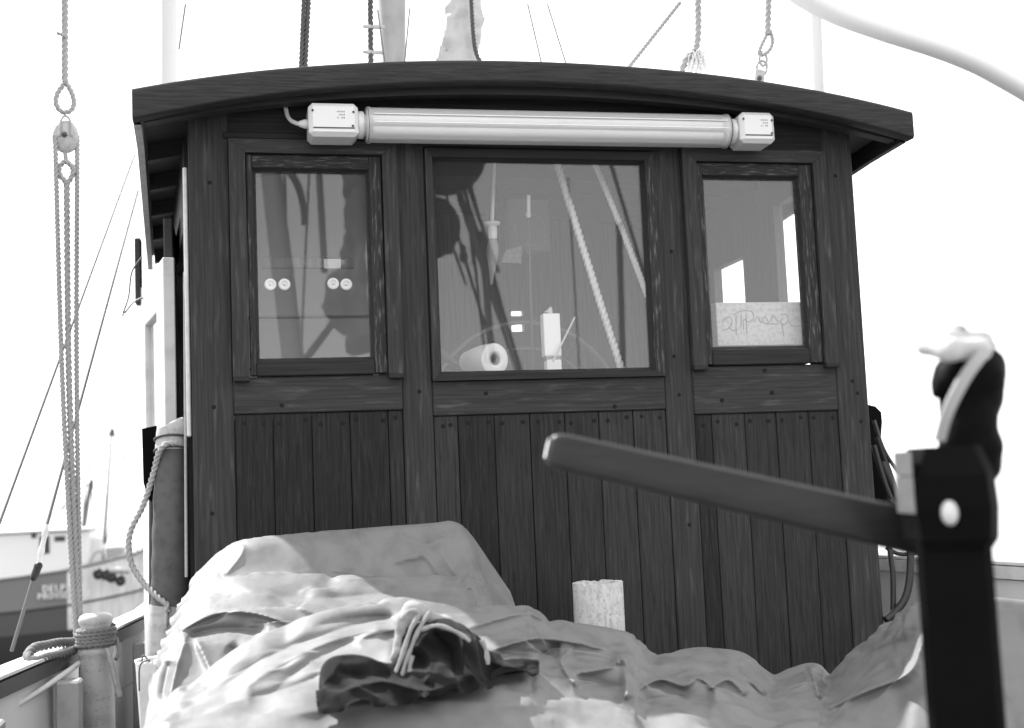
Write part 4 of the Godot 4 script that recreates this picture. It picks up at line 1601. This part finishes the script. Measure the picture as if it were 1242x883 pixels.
	for q in [[104, 776, -0.6], [85, 779, -0.5], [70, 780, -0.42], [55, 783, -0.35], [42, 786, -0.28], [34, 795, -0.22], [42, 802, -0.2], [58, 797, -0.28], [78, 793, -0.4], [95, 786, -0.5]]: wob.append(at(q[0], q[1], q[2]))
	rope(g, spline(wob, 8), 0.011)
	single("mooring_rope", g, M.rope_grey, "grey mooring rope laid along the left cap rail by the bollard", "rope")
	g = G.new()
	g.tube(line(at(20, 855, -0.05), at(107, 796, -0.5), 0.004), 0.0085, 8)
	single("white_line", g, M.rope_white, "smooth white line slanting up below the left cap rail", "rope")
	# stays
	var stay := [
		[[163, 188, -1.9], [-40, 742, -0.5], 0.0048, "thin wire stay crossing the tackle, upper of the two at left"],
		[[167, 232, -1.9], [56, 640, -0.8], 0.0058, "thin wire stay beside the roof edge, lower of the two at left"]]
	for q in stay:
		g = G.new()
		g.tube(line(at(q[0][0], q[0][1], q[0][2]), at(q[1][0], q[1][1], q[1][2])), q[2], 8)
		single("stay", g, M.wire, q[3], "wire stay", "wire stays left of the wheelhouse")
	var tn := thing("turnbuckle", "pale rigging screw with dark end at the far left edge", "turnbuckle", at(42, 705, -0.8))
	g = G.new()
	g.tube(line(at(57, 636, -0.8), at(48, 680, -0.8)), [0.005, 0.006, 0.009, 0.011, 0.009, 0.008, 0.008, 0.008, 0.01, 0.011, 0.009, 0.007, 0.006], 10)
	part("barrel", g, M.white, tn)
	g = G.new()
	g.tube(line(at(48, 682, -0.8), at(40, 704, -0.8)), [0.007, 0.012, 0.014, 0.014, 0.013, 0.013, 0.013, 0.013, 0.013, 0.013, 0.012, 0.011, 0.008], 10)
	part("end_fitting", g, M.black_rubber, tn)
	g = G.new()
	g.tube(line(at(40, 703, -0.8), at(14, 790, -0.72)), 0.006, 8)
	part("lower_stay", g, M.wire, tn)
	# open white door with a pane
	var hinge := at(206, 420, -0.38)
	var farx := at(177, 420, -1.0)
	var door := thing("door", "white framed wheelhouse door standing open on the left side", "door", Vector3(hinge.x, 0.5, hinge.z))
	var d := farx - hinge
	d.y = 0
	var wlen := d.length()
	var bas := Basis(d.normalized(), Vector3.UP, Vector3.ZERO)
	bas.z = bas.x.cross(bas.y)
	var yt := at(206, 312, -0.38).y
	var o := Vector3(hinge.x, 0, hinge.z)
	for q in [[0.0, 0.17, 0.5, yt], [wlen - 0.12, wlen, 0.5, yt], [0.1705, wlen - 0.1205, yt - 0.15, yt - 0.001], [0.1705, wlen - 0.1205, 0.5, 1.25]]:
		g = G.new()
		g.box(o + bas * Vector3((q[0] + q[1]) / 2, (q[2] + q[3]) / 2, 0), Vector3(q[1] - q[0], q[3] - q[2], 0.036), 0.003, bas)
		part("stile" if q[3] == yt else "rail", g, M.white, door)
	g = G.new()
	g.box(o + bas * Vector3(wlen / 2, (yt + 1.1) / 2, 0), Vector3(wlen - 0.29, yt - 1.4, 0.004), 0.0, bas)
	part("pane", g, M.glass, door)
	g = G.new()   # dark edge of the doorway behind it
	g.box(Vector3(-1.128, 1.35, -0.62), Vector3(0.03, 1.6, 0.3), 0.004)
	single("door_post", g, M.soffit, "dark doorway post between the open door and the corner", "post")
	# sidelight board
	g = G.new()
	var sl := PackedVector2Array()
	for q in [[172, 520], [190, 516], [190, 612], [180, 606], [174, 585]]:
		var e := at(q[0], q[1], -0.3)
		sl.append(Vector2(e.x, e.y))
	g.prism(sl, -0.315, -0.30)
	single("sidelight_board", g, M.black_paint, "black board with rounded foot behind the canvas fender", "board")
	g = G.new()
	g.tube(line(at(184, 600, -0.33), at(184, 800, -0.33)), 0.0085, 8)
	single("handrail_stanchion", g, M.dark_steel, "thin dark upright under the black board beside the fender", "stanchion")
	# long canvas fender
	z = -0.13
	var fd := thing("fender", "long sausage fender in dark canvas with pale foot, left of planks", "fender", at(197, 800, z))
	var path := spline([at(209, 528, z), at(209, 600, z), at(208, 680, z), at(206, 735, z)], 10)
	var rr := []
	for k in path.size():
		var tt := float(k) / (path.size() - 1)
		rr.append(0.044 + 0.014 * sin(minf(tt * 1.5, 1.0) * PI * 0.5) - 0.004 * tt + 0.0012 * sin(k * 1.3))
	g = G.new()
	g.tube(path, rr, 24)
	part("canvas_cover", g, M.canvas_dark, fd)
	g = G.new()
	g.tube(spline([at(206, 734, z), at(204, 760, z), at(202, 800, z), at(199, 850, z)], 8), 0.0565, 24)
	part("canvas_foot", g, M.canvas_pale, fd)
	g = G.new()
	g.tube(spline([at(207, 512, z), at(209, 517, z), at(209, 530, z), at(209, 545, z)], 5), [0.004, 0.025, 0.036, 0.04, 0.0425, 0.0435, 0.044, 0.0447, 0.0455, 0.046, 0.0466, 0.047, 0.0475, 0.048, 0.0485, 0.049], 24)
	part("canvas_top", g, M.canvas_pale, fd)
	g = G.new()
	for y in [533.0, 547.0]:
		var cc := at(209, y, z)
		var ring := PackedVector3Array()
		for k in 33: ring.append(cc + Vector3(cos(TAU * k / 32) * 0.05, sin(TAU * k / 32) * 0.012, sin(TAU * k / 32) * 0.05))
		g.tube(ring, 0.0035, 6, 0, 0, false)
	part("lashing", g, M.rope_dark, fd)
	g = G.new()
	rope(g, spline([at(214, 538, z + 0.056), at(203, 538, z + 0.06), at(193, 548, z + 0.05), at(186, 575, z + 0.02), at(174, 612, z), at(160, 640, z), at(156, 660, z), at(160, 685, z), at(175, 708, z + 0.02), at(192, 725, z + 0.05), at(202, 733, z + 0.062), at(203, 742, z + 0.064)], 8), 0.0068)
	part("lanyard", g, M.rope, fd)
	g = G.new()
	g.tube(line(at(202, 736, z + 0.062), at(201, 762, z + 0.062)), 0.006, 8)
	part("seam_strap", g, M.canvas_pale, fd)
	# white stanchion rails close to the corner
	g = G.new()
	g.tube(line(at(224, 330, -0.12), at(226, 700, -0.02)), 0.0045, 8)
	single("grab_rail", g, M.steel, "thin grey vertical rail along the left corner of the planking", "rail")
	# bucket
	var bk := thing("bucket", "white bucket with wire handle half hidden beside the tarpaulin edge", "bucket", Vector3(at(178, 830, 0.35).x, 0.62, 0.35))
	g = G.new()
	var bx := at(196, 830, 0.35)
	g.lathe([[0.0, 0.64], [0.05, 0.64], [0.062, at(190, 803, 0.35).y], [0.065, at(190, 799, 0.35).y], [0.058, at(190, 802, 0.35).y], [0.046, 0.66], [0.0, 0.66]], 24, Transform3D(Basis(), Vector3(bx.x, 0, 0.35)))
	part("pail", g, M.white, bk)
	g = G.new()
	g.tube(spline([at(169, 838, 0.42), at(169, 812, 0.42), at(173, 803, 0.42), at(182, 800, 0.42)], 5), 0.002, 6)
	g.tube(spline([at(172, 802, 0.4), at(174, 795, 0.4), at(182, 803, 0.4)], 5), 0.002, 6)
	part("wire_handle", g, M.wire, bk)
	# bracket and loose wire under the roof edge
	g = G.new()
	var br := at(168, 330, -1.0)
	g.box(br, Vector3(0.022, 0.24, 0.06), 0.004)
	single("bracket", g, M.soffit, "dark upright bracket under the left roof edge above the door", "bracket")
	g = G.new()
	g.tube(spline([at(172, 312, -0.9), at(160, 330, -0.9), at(156, 360, -0.9), at(150, 378, -0.9), at(149, 384, -0.9)], 6), 0.003, 6)
	g.tube(spline([at(176, 360, -0.9), at(163, 366, -0.9), at(151, 380, -0.9)], 6), 0.003, 6)
	single("loose_wire", g, M.wire, "loose electric wire curling left of the open door top", "wire")


# ---------------------------------------------------------------- starboard side
func starboard_side() -> void:
	var g := G.new()
	var p := PackedVector2Array()
	for q in [[1050, 490], [1062, 493], [1069, 500], [1070, 512], [1068, 540], [1078, 580], [1092, 630], [1092, 660], [1050, 660]]:
		var e := at(q[0], q[1], -0.12)
		p.append(Vector2(e.x, e.y))
	g.prism(p, -0.16, -0.12)
	single("hose_rack", g, M.black_paint, "black tapering plate hung on the right corner of the wheelhouse", "plate")
	var hs := [
		[[[1060, 510], [1072, 545], [1090, 572], [1112, 585]], 0.006, "thin black hose leaving the plate towards the post"],
		[[[1060, 540], [1075, 590], [1090, 618], [1112, 624]], 0.009, "black hose looping from plate behind the lever"],
		[[[1070, 560], [1085, 595], [1095, 620], [1103, 640], [1104, 690], [1099, 722], [1086, 742], [1074, 752]], 0.0125, "thickest black hose curving down to the tarpaulin"],
		[[[1078, 600], [1079, 660], [1083, 700], [1083, 760]], 0.009, "straight black hose hanging beside the right corner"],
		[[[1075, 664], [1088, 671], [1102, 672], [1118, 668]], 0.007, "short black hose crossing below the lever"],
		[[[1064, 530], [1080, 575], [1092, 610], [1100, 640]], 0.008, "black hose lying over the plate edge"],
		[[[1118, 598], [1105, 612], [1090, 616], [1078, 606]], 0.007, "black hose curling back from behind the post"]]
	for q in hs:
		g = G.new()
		var a := []
		var z := -0.03
		for e in q[0]:
			a.append(at(e[0], e[1], z))
			z += 0.006
		g.tube(spline(a, 8), q[1], 10)
		single("hose", g, M.black_rubber, q[2], "hose", "black hoses right of the wheelhouse")


# ---------------------------------------------------------------- above the roof
func above_roof() -> void:
	var g := G.new()
	g.tube(line(at(205, -30, -1.2), at(205, 110, -1.2)), 0.031, 20)
	single("roof_post", g, M.pale_paint, "white post rising behind the left end of the roof", "post", "white posts behind the roof")
	g = G.new()
	g.tube(line(at(986, -30, -1.0), at(992, 125, -1.0)), 0.029, 20)
	single("roof_post", g, M.pale_paint, "white post rising behind the right end of the roof", "post", "white posts behind the roof")
	g = G.new()
	g.tube(spline([at(900, -60, -0.5), at(960, -12, -0.5), at(1010, 16, -0.5), at(1070, 38, -0.5), at(1130, 57, -0.5), at(1170, 72, -0.5), at(1205, 89, -0.5), at(1270, 128, -0.5), at(1350, 190, -0.5), at(1420, 275, -0.48), at(1465, 400, -0.45), at(1485, 560, -0.42), at(1490, 740, -0.4)], 8), 0.036, 20)
	single("curved_pipe", g, M.plain_white, "pale curved pipe arching out over the right end of the roof", "pipe")
	for q in [[370, -30, 365, 90, 0.0065, "left strand of the two twisted ropes above the tube light"], [376, -30, 370, 88, 0.0065, "right strand of the two twisted ropes above the tube light"]]:
		g = G.new()
		rope(g, line(at(q[0], q[1], -0.4), at(q[2], q[3], -0.4)), q[4])
		single("twisted_rope", g, M.rope_dark, q[5], "rope", "twisted ropes above the roof")
	# rope run through two pale cleats on the mast
	g = G.new()
	rope(g, line(at(449, -30, -0.5), at(450, 85, -0.5)), 0.0075)
	single("halyard", g, M.rope_dark, "dark halyard rope between two pale cleats left of the mast", "rope")
	var mast := thing("mast", "pale tapering mast foot with dark edges rising behind the roof crown", "mast", at(476, 85, -0.56))
	g = G.new()
	g.tube(line(at(474, -40, -0.56), at(478, 100, -0.56)), [0.053, 0.052, 0.051, 0.05, 0.049, 0.047, 0.046, 0.045, 0.044, 0.042, 0.041, 0.04, 0.039], 24)
	part("spar", g, M.grey_paint, mast)
	g = G.new()
	g.tube(line(at(458, 12, -0.5), at(468, 85, -0.5)), 0.0025, 6)
	part("sail_track", g, M.wire, mast)
	g = G.new()
	g.tube(line(at(497, 10, -0.5), at(490, 85, -0.5)), 0.0025, 6)
	part("sail_track", g, M.wire, mast)
	for y in [32.0, 63.0]:
		g = G.new()
		g.tube(line(at(440, y, -0.49), at(466, y + 1, -0.51)), [0.004, 0.006, 0.007, 0.008, 0.008, 0.008, 0.008, 0.008, 0.008, 0.008, 0.007, 0.007, 0.006], 8)
		part("cleat", g, M.canvas_pale, mast)
	# furled sail
	var nz := FastNoiseLite.new()
	nz.seed = 9
	nz.frequency = 9.0
	g = G.new()
	soft(g, [[at(545, 95, -0.6), 0.05, at(572, 20, -0.6), 0.05], [at(560, 90, -0.6), 0.06, at(562, -20, -0.6), 0.07], [at(525, 75, -0.57), 0.012, at(548, 30, -0.57), 0.02]], 0.014, 0.016, nz, 0.016)
	single("furled_sail", g, M.sail, "white furled sail bundled beside the mast above the roof", "sail")
	g = G.new()
	rope(g, spline([at(570, -30, -0.5), at(574, 40, -0.5), at(579, 68, -0.5), at(590, 82, -0.5)], 8), 0.0058)
	single("sail_lashing", g, M.rope_dark, "thin rope hanging over the right side of the furled sail", "rope")
	for q in [[[640, 5], [658, 82], 0.0028, "left thin wire rising above the roof right of the furled sail"], [[664, 5], [688, 82], 0.0028, "right thin wire rising above the roof right of the furled sail"], [[225, 5], [217, 60], 0.003, "short thin wire beside the left roof post"]]:
		g = G.new()
		g.tube(line(at(q[0][0], q[0][1], -0.6), at(q[1][0], q[1][1], -0.6)), q[2], 6)
		single("rigging_wire", g, M.wire, q[3], "wire", "rigging wires above the roof")
	g = G.new()
	rope(g, line(at(825, 3, -0.3), at(756, 90, -0.3)), 0.0058)
	single("slanting_rope", g, M.rope, "grey rope slanting down to the roof right of its crown", "rope")
	var fr := thing("frayed_rope", "rope ending in a frayed pale knot above the roof", "rope", at(845, 95, -0.3))
	g = G.new()
	rope(g, spline([at(846, -30, -0.3), at(847, 30, -0.3), at(845, 55, -0.3), at(840, 64, -0.3), at(832, 72, -0.3), at(826, 90, -0.3)], 8), 0.0092)
	part("strand", g, M.rope, fr)
	g = G.new()
	for k in 60:
		var o := at(844 + rng.randf_range(-6, 6), 66 + rng.randf_range(-4, 4), -0.3)
		var e := at(846 + rng.randf_range(-14, 14), 78 + rng.randf_range(-12, 18), -0.3 + rng.randf_range(-0.03, 0.03))
		g.tube(spline([o, (o + e) / 2 + Vector3(rng.randf_range(-0.015, 0.015), rng.randf_range(0, 0.025), 0.01), e], 4), 0.0022, 4)
	var fy := part("frayed_end", g, M.rope_white, fr)
	fy.set_meta("kind", "stuff")
	# thimble, shackles and block
	var sh := thing("shackle_block", "rope eye with shackle and small pale block above the roof", "block", at(922, 100, -0.3))
	g = G.new()
	rope(g, line(at(933, -30, -0.3), at(931, 42, -0.3)), 0.009)
	var ey := []
	for q in [[931, 40], [925, 52], [921, 62], [922, 66], [928, 66], [935, 58], [937, 48], [934, 38], [931, 36]]: ey.append(at(q[0], q[1], -0.3))
	rope(g, spline(ey, 6), 0.0055)
	part("rope_eye", g, M.rope, sh)
	for q in [[[924, 62], [921, 72], [925, 80], [930, 74], [928, 63]], [[919, 88], [918, 80], [922, 74], [929, 76], [930, 82], [928, 90]]]:
		g = G.new()
		var pp := []
		for e in q: pp.append(at(e[0], e[1], -0.3))
		g.tube(spline(pp, 6), 0.0046, 8)
		part("shackle", g, M.steel, sh)
	g = G.new()
	g.box(at(921, 93, -0.3), Vector3(0.036, 0.05, 0.02), 0.005, Basis(Vector3.FORWARD, 0.15))
	part("cheek", g, M.canvas_pale, sh)
	g = G.new()
	g.lathe([[0.009, 0.0], [0.009, 0.004], [0.0, 0.006]], 12, Transform3D(Basis(Vector3.RIGHT, PI / 2), at(921, 95, -0.289)))
	part("sheave_pin", g, M.screw, sh)


# ---------------------------------------------------------------- the other boat
func far_boat() -> void:
	var z := -20.0
	var b := thing("fishing_boat", "pale fishing boat lying across the water at the left", "boat", Vector3(-6, -1.6, z - 1.2))
	var water := -1.6
	# hull sections from stern (left, off the picture) to bow (right)
	var st := [[-13.0, -0.1, 1.3], [-9.0, -0.2, 1.5], [-6.0, -0.15, 1.5], [-4.6, -0.05, 1.45], [-3.8, 0.02, 1.3], [-3.2, 0.12, 1.0], [-2.7, 0.22, 0.65], [-2.3, 0.36, 0.3], [-2.05, 0.46, 0.05]]
	var prof := [[-0.1, 0.78], [0.12, 0.9], [0.35, 0.97], [0.5, 0.99], [0.62, 1.0], [0.8, 1.01], [1.0, 1.03]]
	var bands := [[0, 2, "hull_dark", "lower_hull"], [2, 4, "hull_low", "hull_side"], [4, 6, "hull_mid", "topsides"]]
	for q in bands:
		for s in [1.0, -1.0]:
			var g := G.new()
			var pts := PackedVector3Array()
			for c in (st.slice(0, 5) if q[0] else st):
				for k in range(q[0], q[1] + 1):
					var y := lerpf(water, c[1] + 0.0, prof[k][0])
					var rake: float = 0.35 * (prof[k][0] - 1.0) if c[2] < 0.8 else 0.0
					pts.append(Vector3(c[0] + rake, y, z - 1.4 + s * c[2] * prof[k][1]))
			g.grid(pts, q[1] - q[0] + 1, false, s < 0)
			part(q[3], g, M[q[2]], b)
	for s in [1.0, -1.0]:
		var bow := G.new()
		var pts := PackedVector3Array()
		for c in st.slice(4):
			for k in range(2, 7):
				var rake: float = 0.35 * (prof[k][0] - 1.0) if c[2] < 0.8 else 0.0
				pts.append(Vector3(c[0] + rake, lerpf(water, c[1], prof[k][0]), z - 1.4 + s * c[2] * prof[k][1]))
		bow.grid(pts, 5, false, s < 0)
		part("bow_planking", bow, M.hull_pale, b)  # bow section paler than the rest of the hull
	var g := G.new()
	var dk := PackedVector3Array()
	for c in st:
		for s in [1.0, -1.0]: dk.append(Vector3(c[0], c[1] - 0.12, z - 1.4 + s * c[2]))
	g.grid(dk, 2, false, true)
	part("deck", g, M.grey_paint, b)
	g = G.new()
	var path := PackedVector3Array()
	for c in st: path.append(Vector3(c[0], c[1] + 0.01, z - 1.4 + c[2] * 1.03))
	g.tube(path, 0.03, 8)
	part("gunwale", g, M.hull_mid, b)
	g = G.new()
	path = PackedVector3Array()
	for c in st: path.append(Vector3(c[0], lerpf(water, c[1], 0.62), z - 1.4 + c[2] * 1.005))
	g.tube(path, 0.02, 6)
	part("rubbing_strake", g, M.hull_dark, b)
	# name on the bow, two lines
	for q in [["DELPHIN", -3.86, -0.27, 0.125], ["PROVIDENCE", -3.84, -0.4, 0.11]]:
		var tm := TextMesh.new()
		var sf := SystemFont.new()
		sf.font_names = PackedStringArray(["Droid Sans"])
		sf.font_weight = 700
		tm.font = sf
		tm.text = q[0]
		tm.font_size = 32
		tm.pixel_size = q[3] / 24.0
		tm.depth = 0.01
		var o := MeshInstance3D.new()
		o.name = numbered("name_lettering", b)
		o.mesh = tm
		o.material_override = M.white
		b.add_child(o, true)
		o.position = Vector3(q[1], q[2], z + 0.005) - b.position
		o.rotation.y = 0.12
	# wheelhouse
	var h := group_part("deckhouse", b)
	var x0 := at(20, 700, z - 0.6).x
	var x1 := at(108, 700, z - 0.6).x
	var yt := at(80, 644, z - 0.6).y
	g = G.new()
	g.span(x0 - 1.0, x1, -0.3, yt, z - 2.2, z - 0.6, 0.04)
	part("wall", g, M.plain_white, h)
	g = G.new()
	g.span(x0 - 1.05, x1 + 0.06, yt, yt + 0.05, z - 2.28, z - 0.52, 0.02)
	part("roof", g, M.plain_white, h)
	for q in [[38, 44, 646, 653], [66, 79, 650, 657], [48, 60, 650, 672]]:
		g = G.new()
		var lo := at(q[0], q[3], z - 0.59)
		var hi := at(q[1], q[2], z - 0.59)
		g.span(lo.x, hi.x, lo.y, hi.y, z - 0.61, z - 0.585, 0.005)
		part("window", g, M.dark_window, h)
	# fore house and gear
	g = G.new()
	var l2 := at(104, 700, z - 1.0)
	var h2 := at(124, 652, z - 1.0)
	g.span(l2.x, h2.x, -0.2, h2.y, z - 1.9, z - 1.0, 0.03)
	part("casing", g, M.plain_white, b)
	g = G.new()
	l2 = at(129, 690, z - 0.9)
	h2 = at(150, 663, z - 0.9)
	g.span(l2.x, h2.x, -0.1, h2.y, z - 1.6, z - 0.9, 0.02)
	part("winch_housing", g, M.grey_paint, b)
	for q in [[128, 697], [135, 700], [146, 704], [119, 696]]:
		g = G.new()
		var c := at(q[0], q[1], z + 0.04)
		var ring := PackedVector3Array()
		for k in 17: ring.append(c + Vector3(cos(TAU * k / 16) * 0.05, sin(TAU * k / 16) * 0.06, 0))
		g.tube(ring, 0.045, 8, 0, 0, false)
		part("tyre_fender", g, M.black_rubber, b)
	g = G.new()
	g.tube(line(at(133, 692, z - 0.3), at(157, 692, z - 0.3)), 0.06, 10)
	part("net_roll", g, M.sail, b)
	g = G.new()
	g.tube(spline([at(106, 698, z - 0.5), at(110, 680, z - 0.5), at(118, 669, z - 0.5), at(126, 672, z - 0.5)], 6), 0.018, 8)
	part("davit", g, M.grey_paint, b)
	for q in [[[126, 660], [136, 518], 0.032, 0.02], [[98, 660], [110, 585], 0.055, 0.035]]:
		g = G.new()
		g.tube(line(at(q[0][0], q[0][1], z - 1.2), at(q[1][0], q[1][1], z - 1.2), 0, 2), [q[2], (q[2] + q[3]) / 2, q[3]], 8)
		part("mast", g, M.far_spar, b)
	g = G.new()
	g.box(at(136, 525, z - 1.2), Vector3(0.1, 0.14, 0.08), 0.02)
	g.box(at(111, 588, z - 1.2), Vector3(0.08, 0.2, 0.08), 0.02)
	part("masthead_lamp", g, M.far_spar, b)
	for q in [[105, 500, 114, 640], [168, 480, 128, 660], [104, 585, 98, 660], [136, 520, 60, 645], [110, 585, 30, 655], [136, 520, 186, 655]]:
		g = G.new()
		g.tube(line(at(q[0], q[1], z - 1.2), at(q[2], q[3], z - 1.2), 0, 2), 0.014, 5)
		part("stay", g, M.far_spar, b)
	g = G.new()
	for k in 5:
		var c := at(160 + 6 * k, 676 - 2 * k, z - 0.6)
		g.tube(line(c, c + Vector3(0, 0.2, 0), 0, 1), 0.014, 6)
	g.tube(line(at(158, 662, z - 0.6), at(186, 652, z - 0.6), 0, 1), 0.014, 6)
	part("bow_rail", g, M.grey_paint, b)


# ---------------------------------------------------------------- rig behind the camera, mirrored in the panes
func mirrored() -> void:
	var g := G.new()
	g.tube(line(behind(318, 120, 6.0), behind(366, 520, 6.0), 0, 4), [0.075, 0.08, 0.085, 0.085, 0.085], 20)
	single("boom", g, M.spar, "stout pale spar mirrored slanting across the left window", "spar")
	g = G.new()
	g.tube(line(behind(450, 330, 6.5), behind(360, 450, 6.5), 0, 4), 0.03, 12)
	single("gaff_strut", g, M.varnish, "thin dark strut mirrored low in the left window", "spar")
	var ln := [
		[[345, 190], [347, 320], 0.014, 6.0, "dark upright line mirrored left in the left window", "rope_dark"],
		[[376, 190], [364, 450], 0.010, 6.5, "thin line mirrored in the middle of the left window", "rope_dark"],
		[[386, 190], [394, 330], 0.021, 5.6, "thick twisted rope mirrored in the left window", "rope_dark"],
		[[548, 205], [632, 455], 0.028, 6.0, "thick dark shroud mirrored at left of the middle window", "rope_dark"],
		[[556, 205], [640, 470], 0.016, 6.2, "dark shroud mirrored second in the middle window", "rope_dark"],
		[[562, 205], [606, 330], 0.016, 6.0, "short dark shroud mirrored in the middle window", "rope_dark"],
		[[540, 230], [600, 430], 0.014, 6.4, "leaning dark shroud mirrored beside the black ball", "rope_dark"],
		[[566, 230], [575, 320], 0.012, 6.4, "steep dark line mirrored among the shrouds", "rope_dark"],
		[[575, 300], [590, 440], 0.012, 6.3, "lower dark line mirrored among the shrouds", "rope_dark"],
		[[585, 280], [598, 440], 0.03, 6.1, "thick dark strut mirrored below the white rod", "rope_dark"],
		[[552, 215], [612, 380], 0.009, 6.1, "thin dark shroud mirrored between the two thick ones", "rope_dark"],
		[[570, 215], [628, 440], 0.011, 6.2, "dark shroud mirrored farthest right in the bundle", "rope_dark"],
		[[536, 255], [566, 345], 0.012, 6.3, "short dark line mirrored under the black ball", "rope_dark"],
		[[690, 215], [704, 448], 0.008, 7.0, "faint upright line mirrored right of the white carton", "rope_dark"],
		[[740, 190], [795, 372], 0.018, 6.0, "dark stay mirrored beside the right white rope", "rope_dark"],
		[[752, 270], [757, 452], 0.03, 6.8, "broad dark pole mirrored low in the middle window", "rope_dark"]]
	for q in ln:
		g = G.new()
		var a := behind(q[0][0], q[0][1], q[3])
		var b := behind(q[1][0], q[1][1], q[3])
		if q[2] > 0.02 and q[3] < 5.8: rope(g, line(a, b), q[2], 7.0)
		else: g.tube(line(a, b, 0.01), q[2], 8)
		single("shroud", g, M[q[5]], q[4], "rigging line", "rigging mirrored in the windows")
	g = G.new()
	g.tube(spline([behind(350, 205, 6.0), behind(362, 225, 6.0), behind(368, 250, 6.0), behind(370, 272, 6.0)], 6), [0.03, 0.03, 0.03, 0.03, 0.03, 0.03, 0.03, 0.03, 0.028, 0.028, 0.026, 0.026, 0.026, 0.026, 0.026, 0.026, 0.026, 0.028, 0.03], 10)
	single("hanging_hose", g, M.black_rubber, "black curved hose end mirrored in the left window", "hose")
	var nz := FastNoiseLite.new()
	nz.seed = 12
	nz.frequency = 3.0
	nz.fractal_octaves = 3
	g = G.new()
	soft(g, [
		[behind(432, 200, 6.0), 0.13, behind(432, 300, 6.0), 0.12], [behind(432, 320, 6.0), 0.12, behind(420, 370, 6.0), 0.2], [behind(415, 350, 6.0), 0.16, behind(440, 400, 6.0), 0.17],
		[behind(440, 420, 6.0), 0.08, behind(404, 424, 6.0), 0.03]], 0.03, 0.03, nz, 0.05)
	single("furled_staysail", g, M.cloth_brown, "dark furled sail mirrored at the right of the left window", "sail")
	# black ball signal hung in the rigging
	var day := thing("ball_shape", "black ball signal mirrored in the corner of the middle window", "signal shape", behind(530, 230, 6.0))
	for q in [[540, 185, 0.34], [520, 275, 0.26]]:
		g = G.new()
		var c := behind(q[0], q[1], 6.0)
		var prof := []
		for k in 17: prof.append([sin(PI * k / 16) * q[2], -cos(PI * k / 16) * q[2]])
		g.lathe(prof, 28, Transform3D(Basis(), c))
		part("ball", g, M.black_paint, day)
	for q in [[545, 298, "dark block mirrored under the black ball"], [563, 308, "dark rigging screw mirrored on a shroud in the middle window"]]:
		g = G.new()
		var c := behind(q[0], q[1], 6.0)
		g.lathe([[0.0, -0.07], [0.03, -0.06], [0.036, 0.0], [0.02, 0.03], [0.02, 0.045], [0.032, 0.05], [0.01, 0.08]], 12, Transform3D(Basis(), c))
		single("rigging_block", g, M.dark_steel, q[2], "block", "blocks mirrored in the middle window")
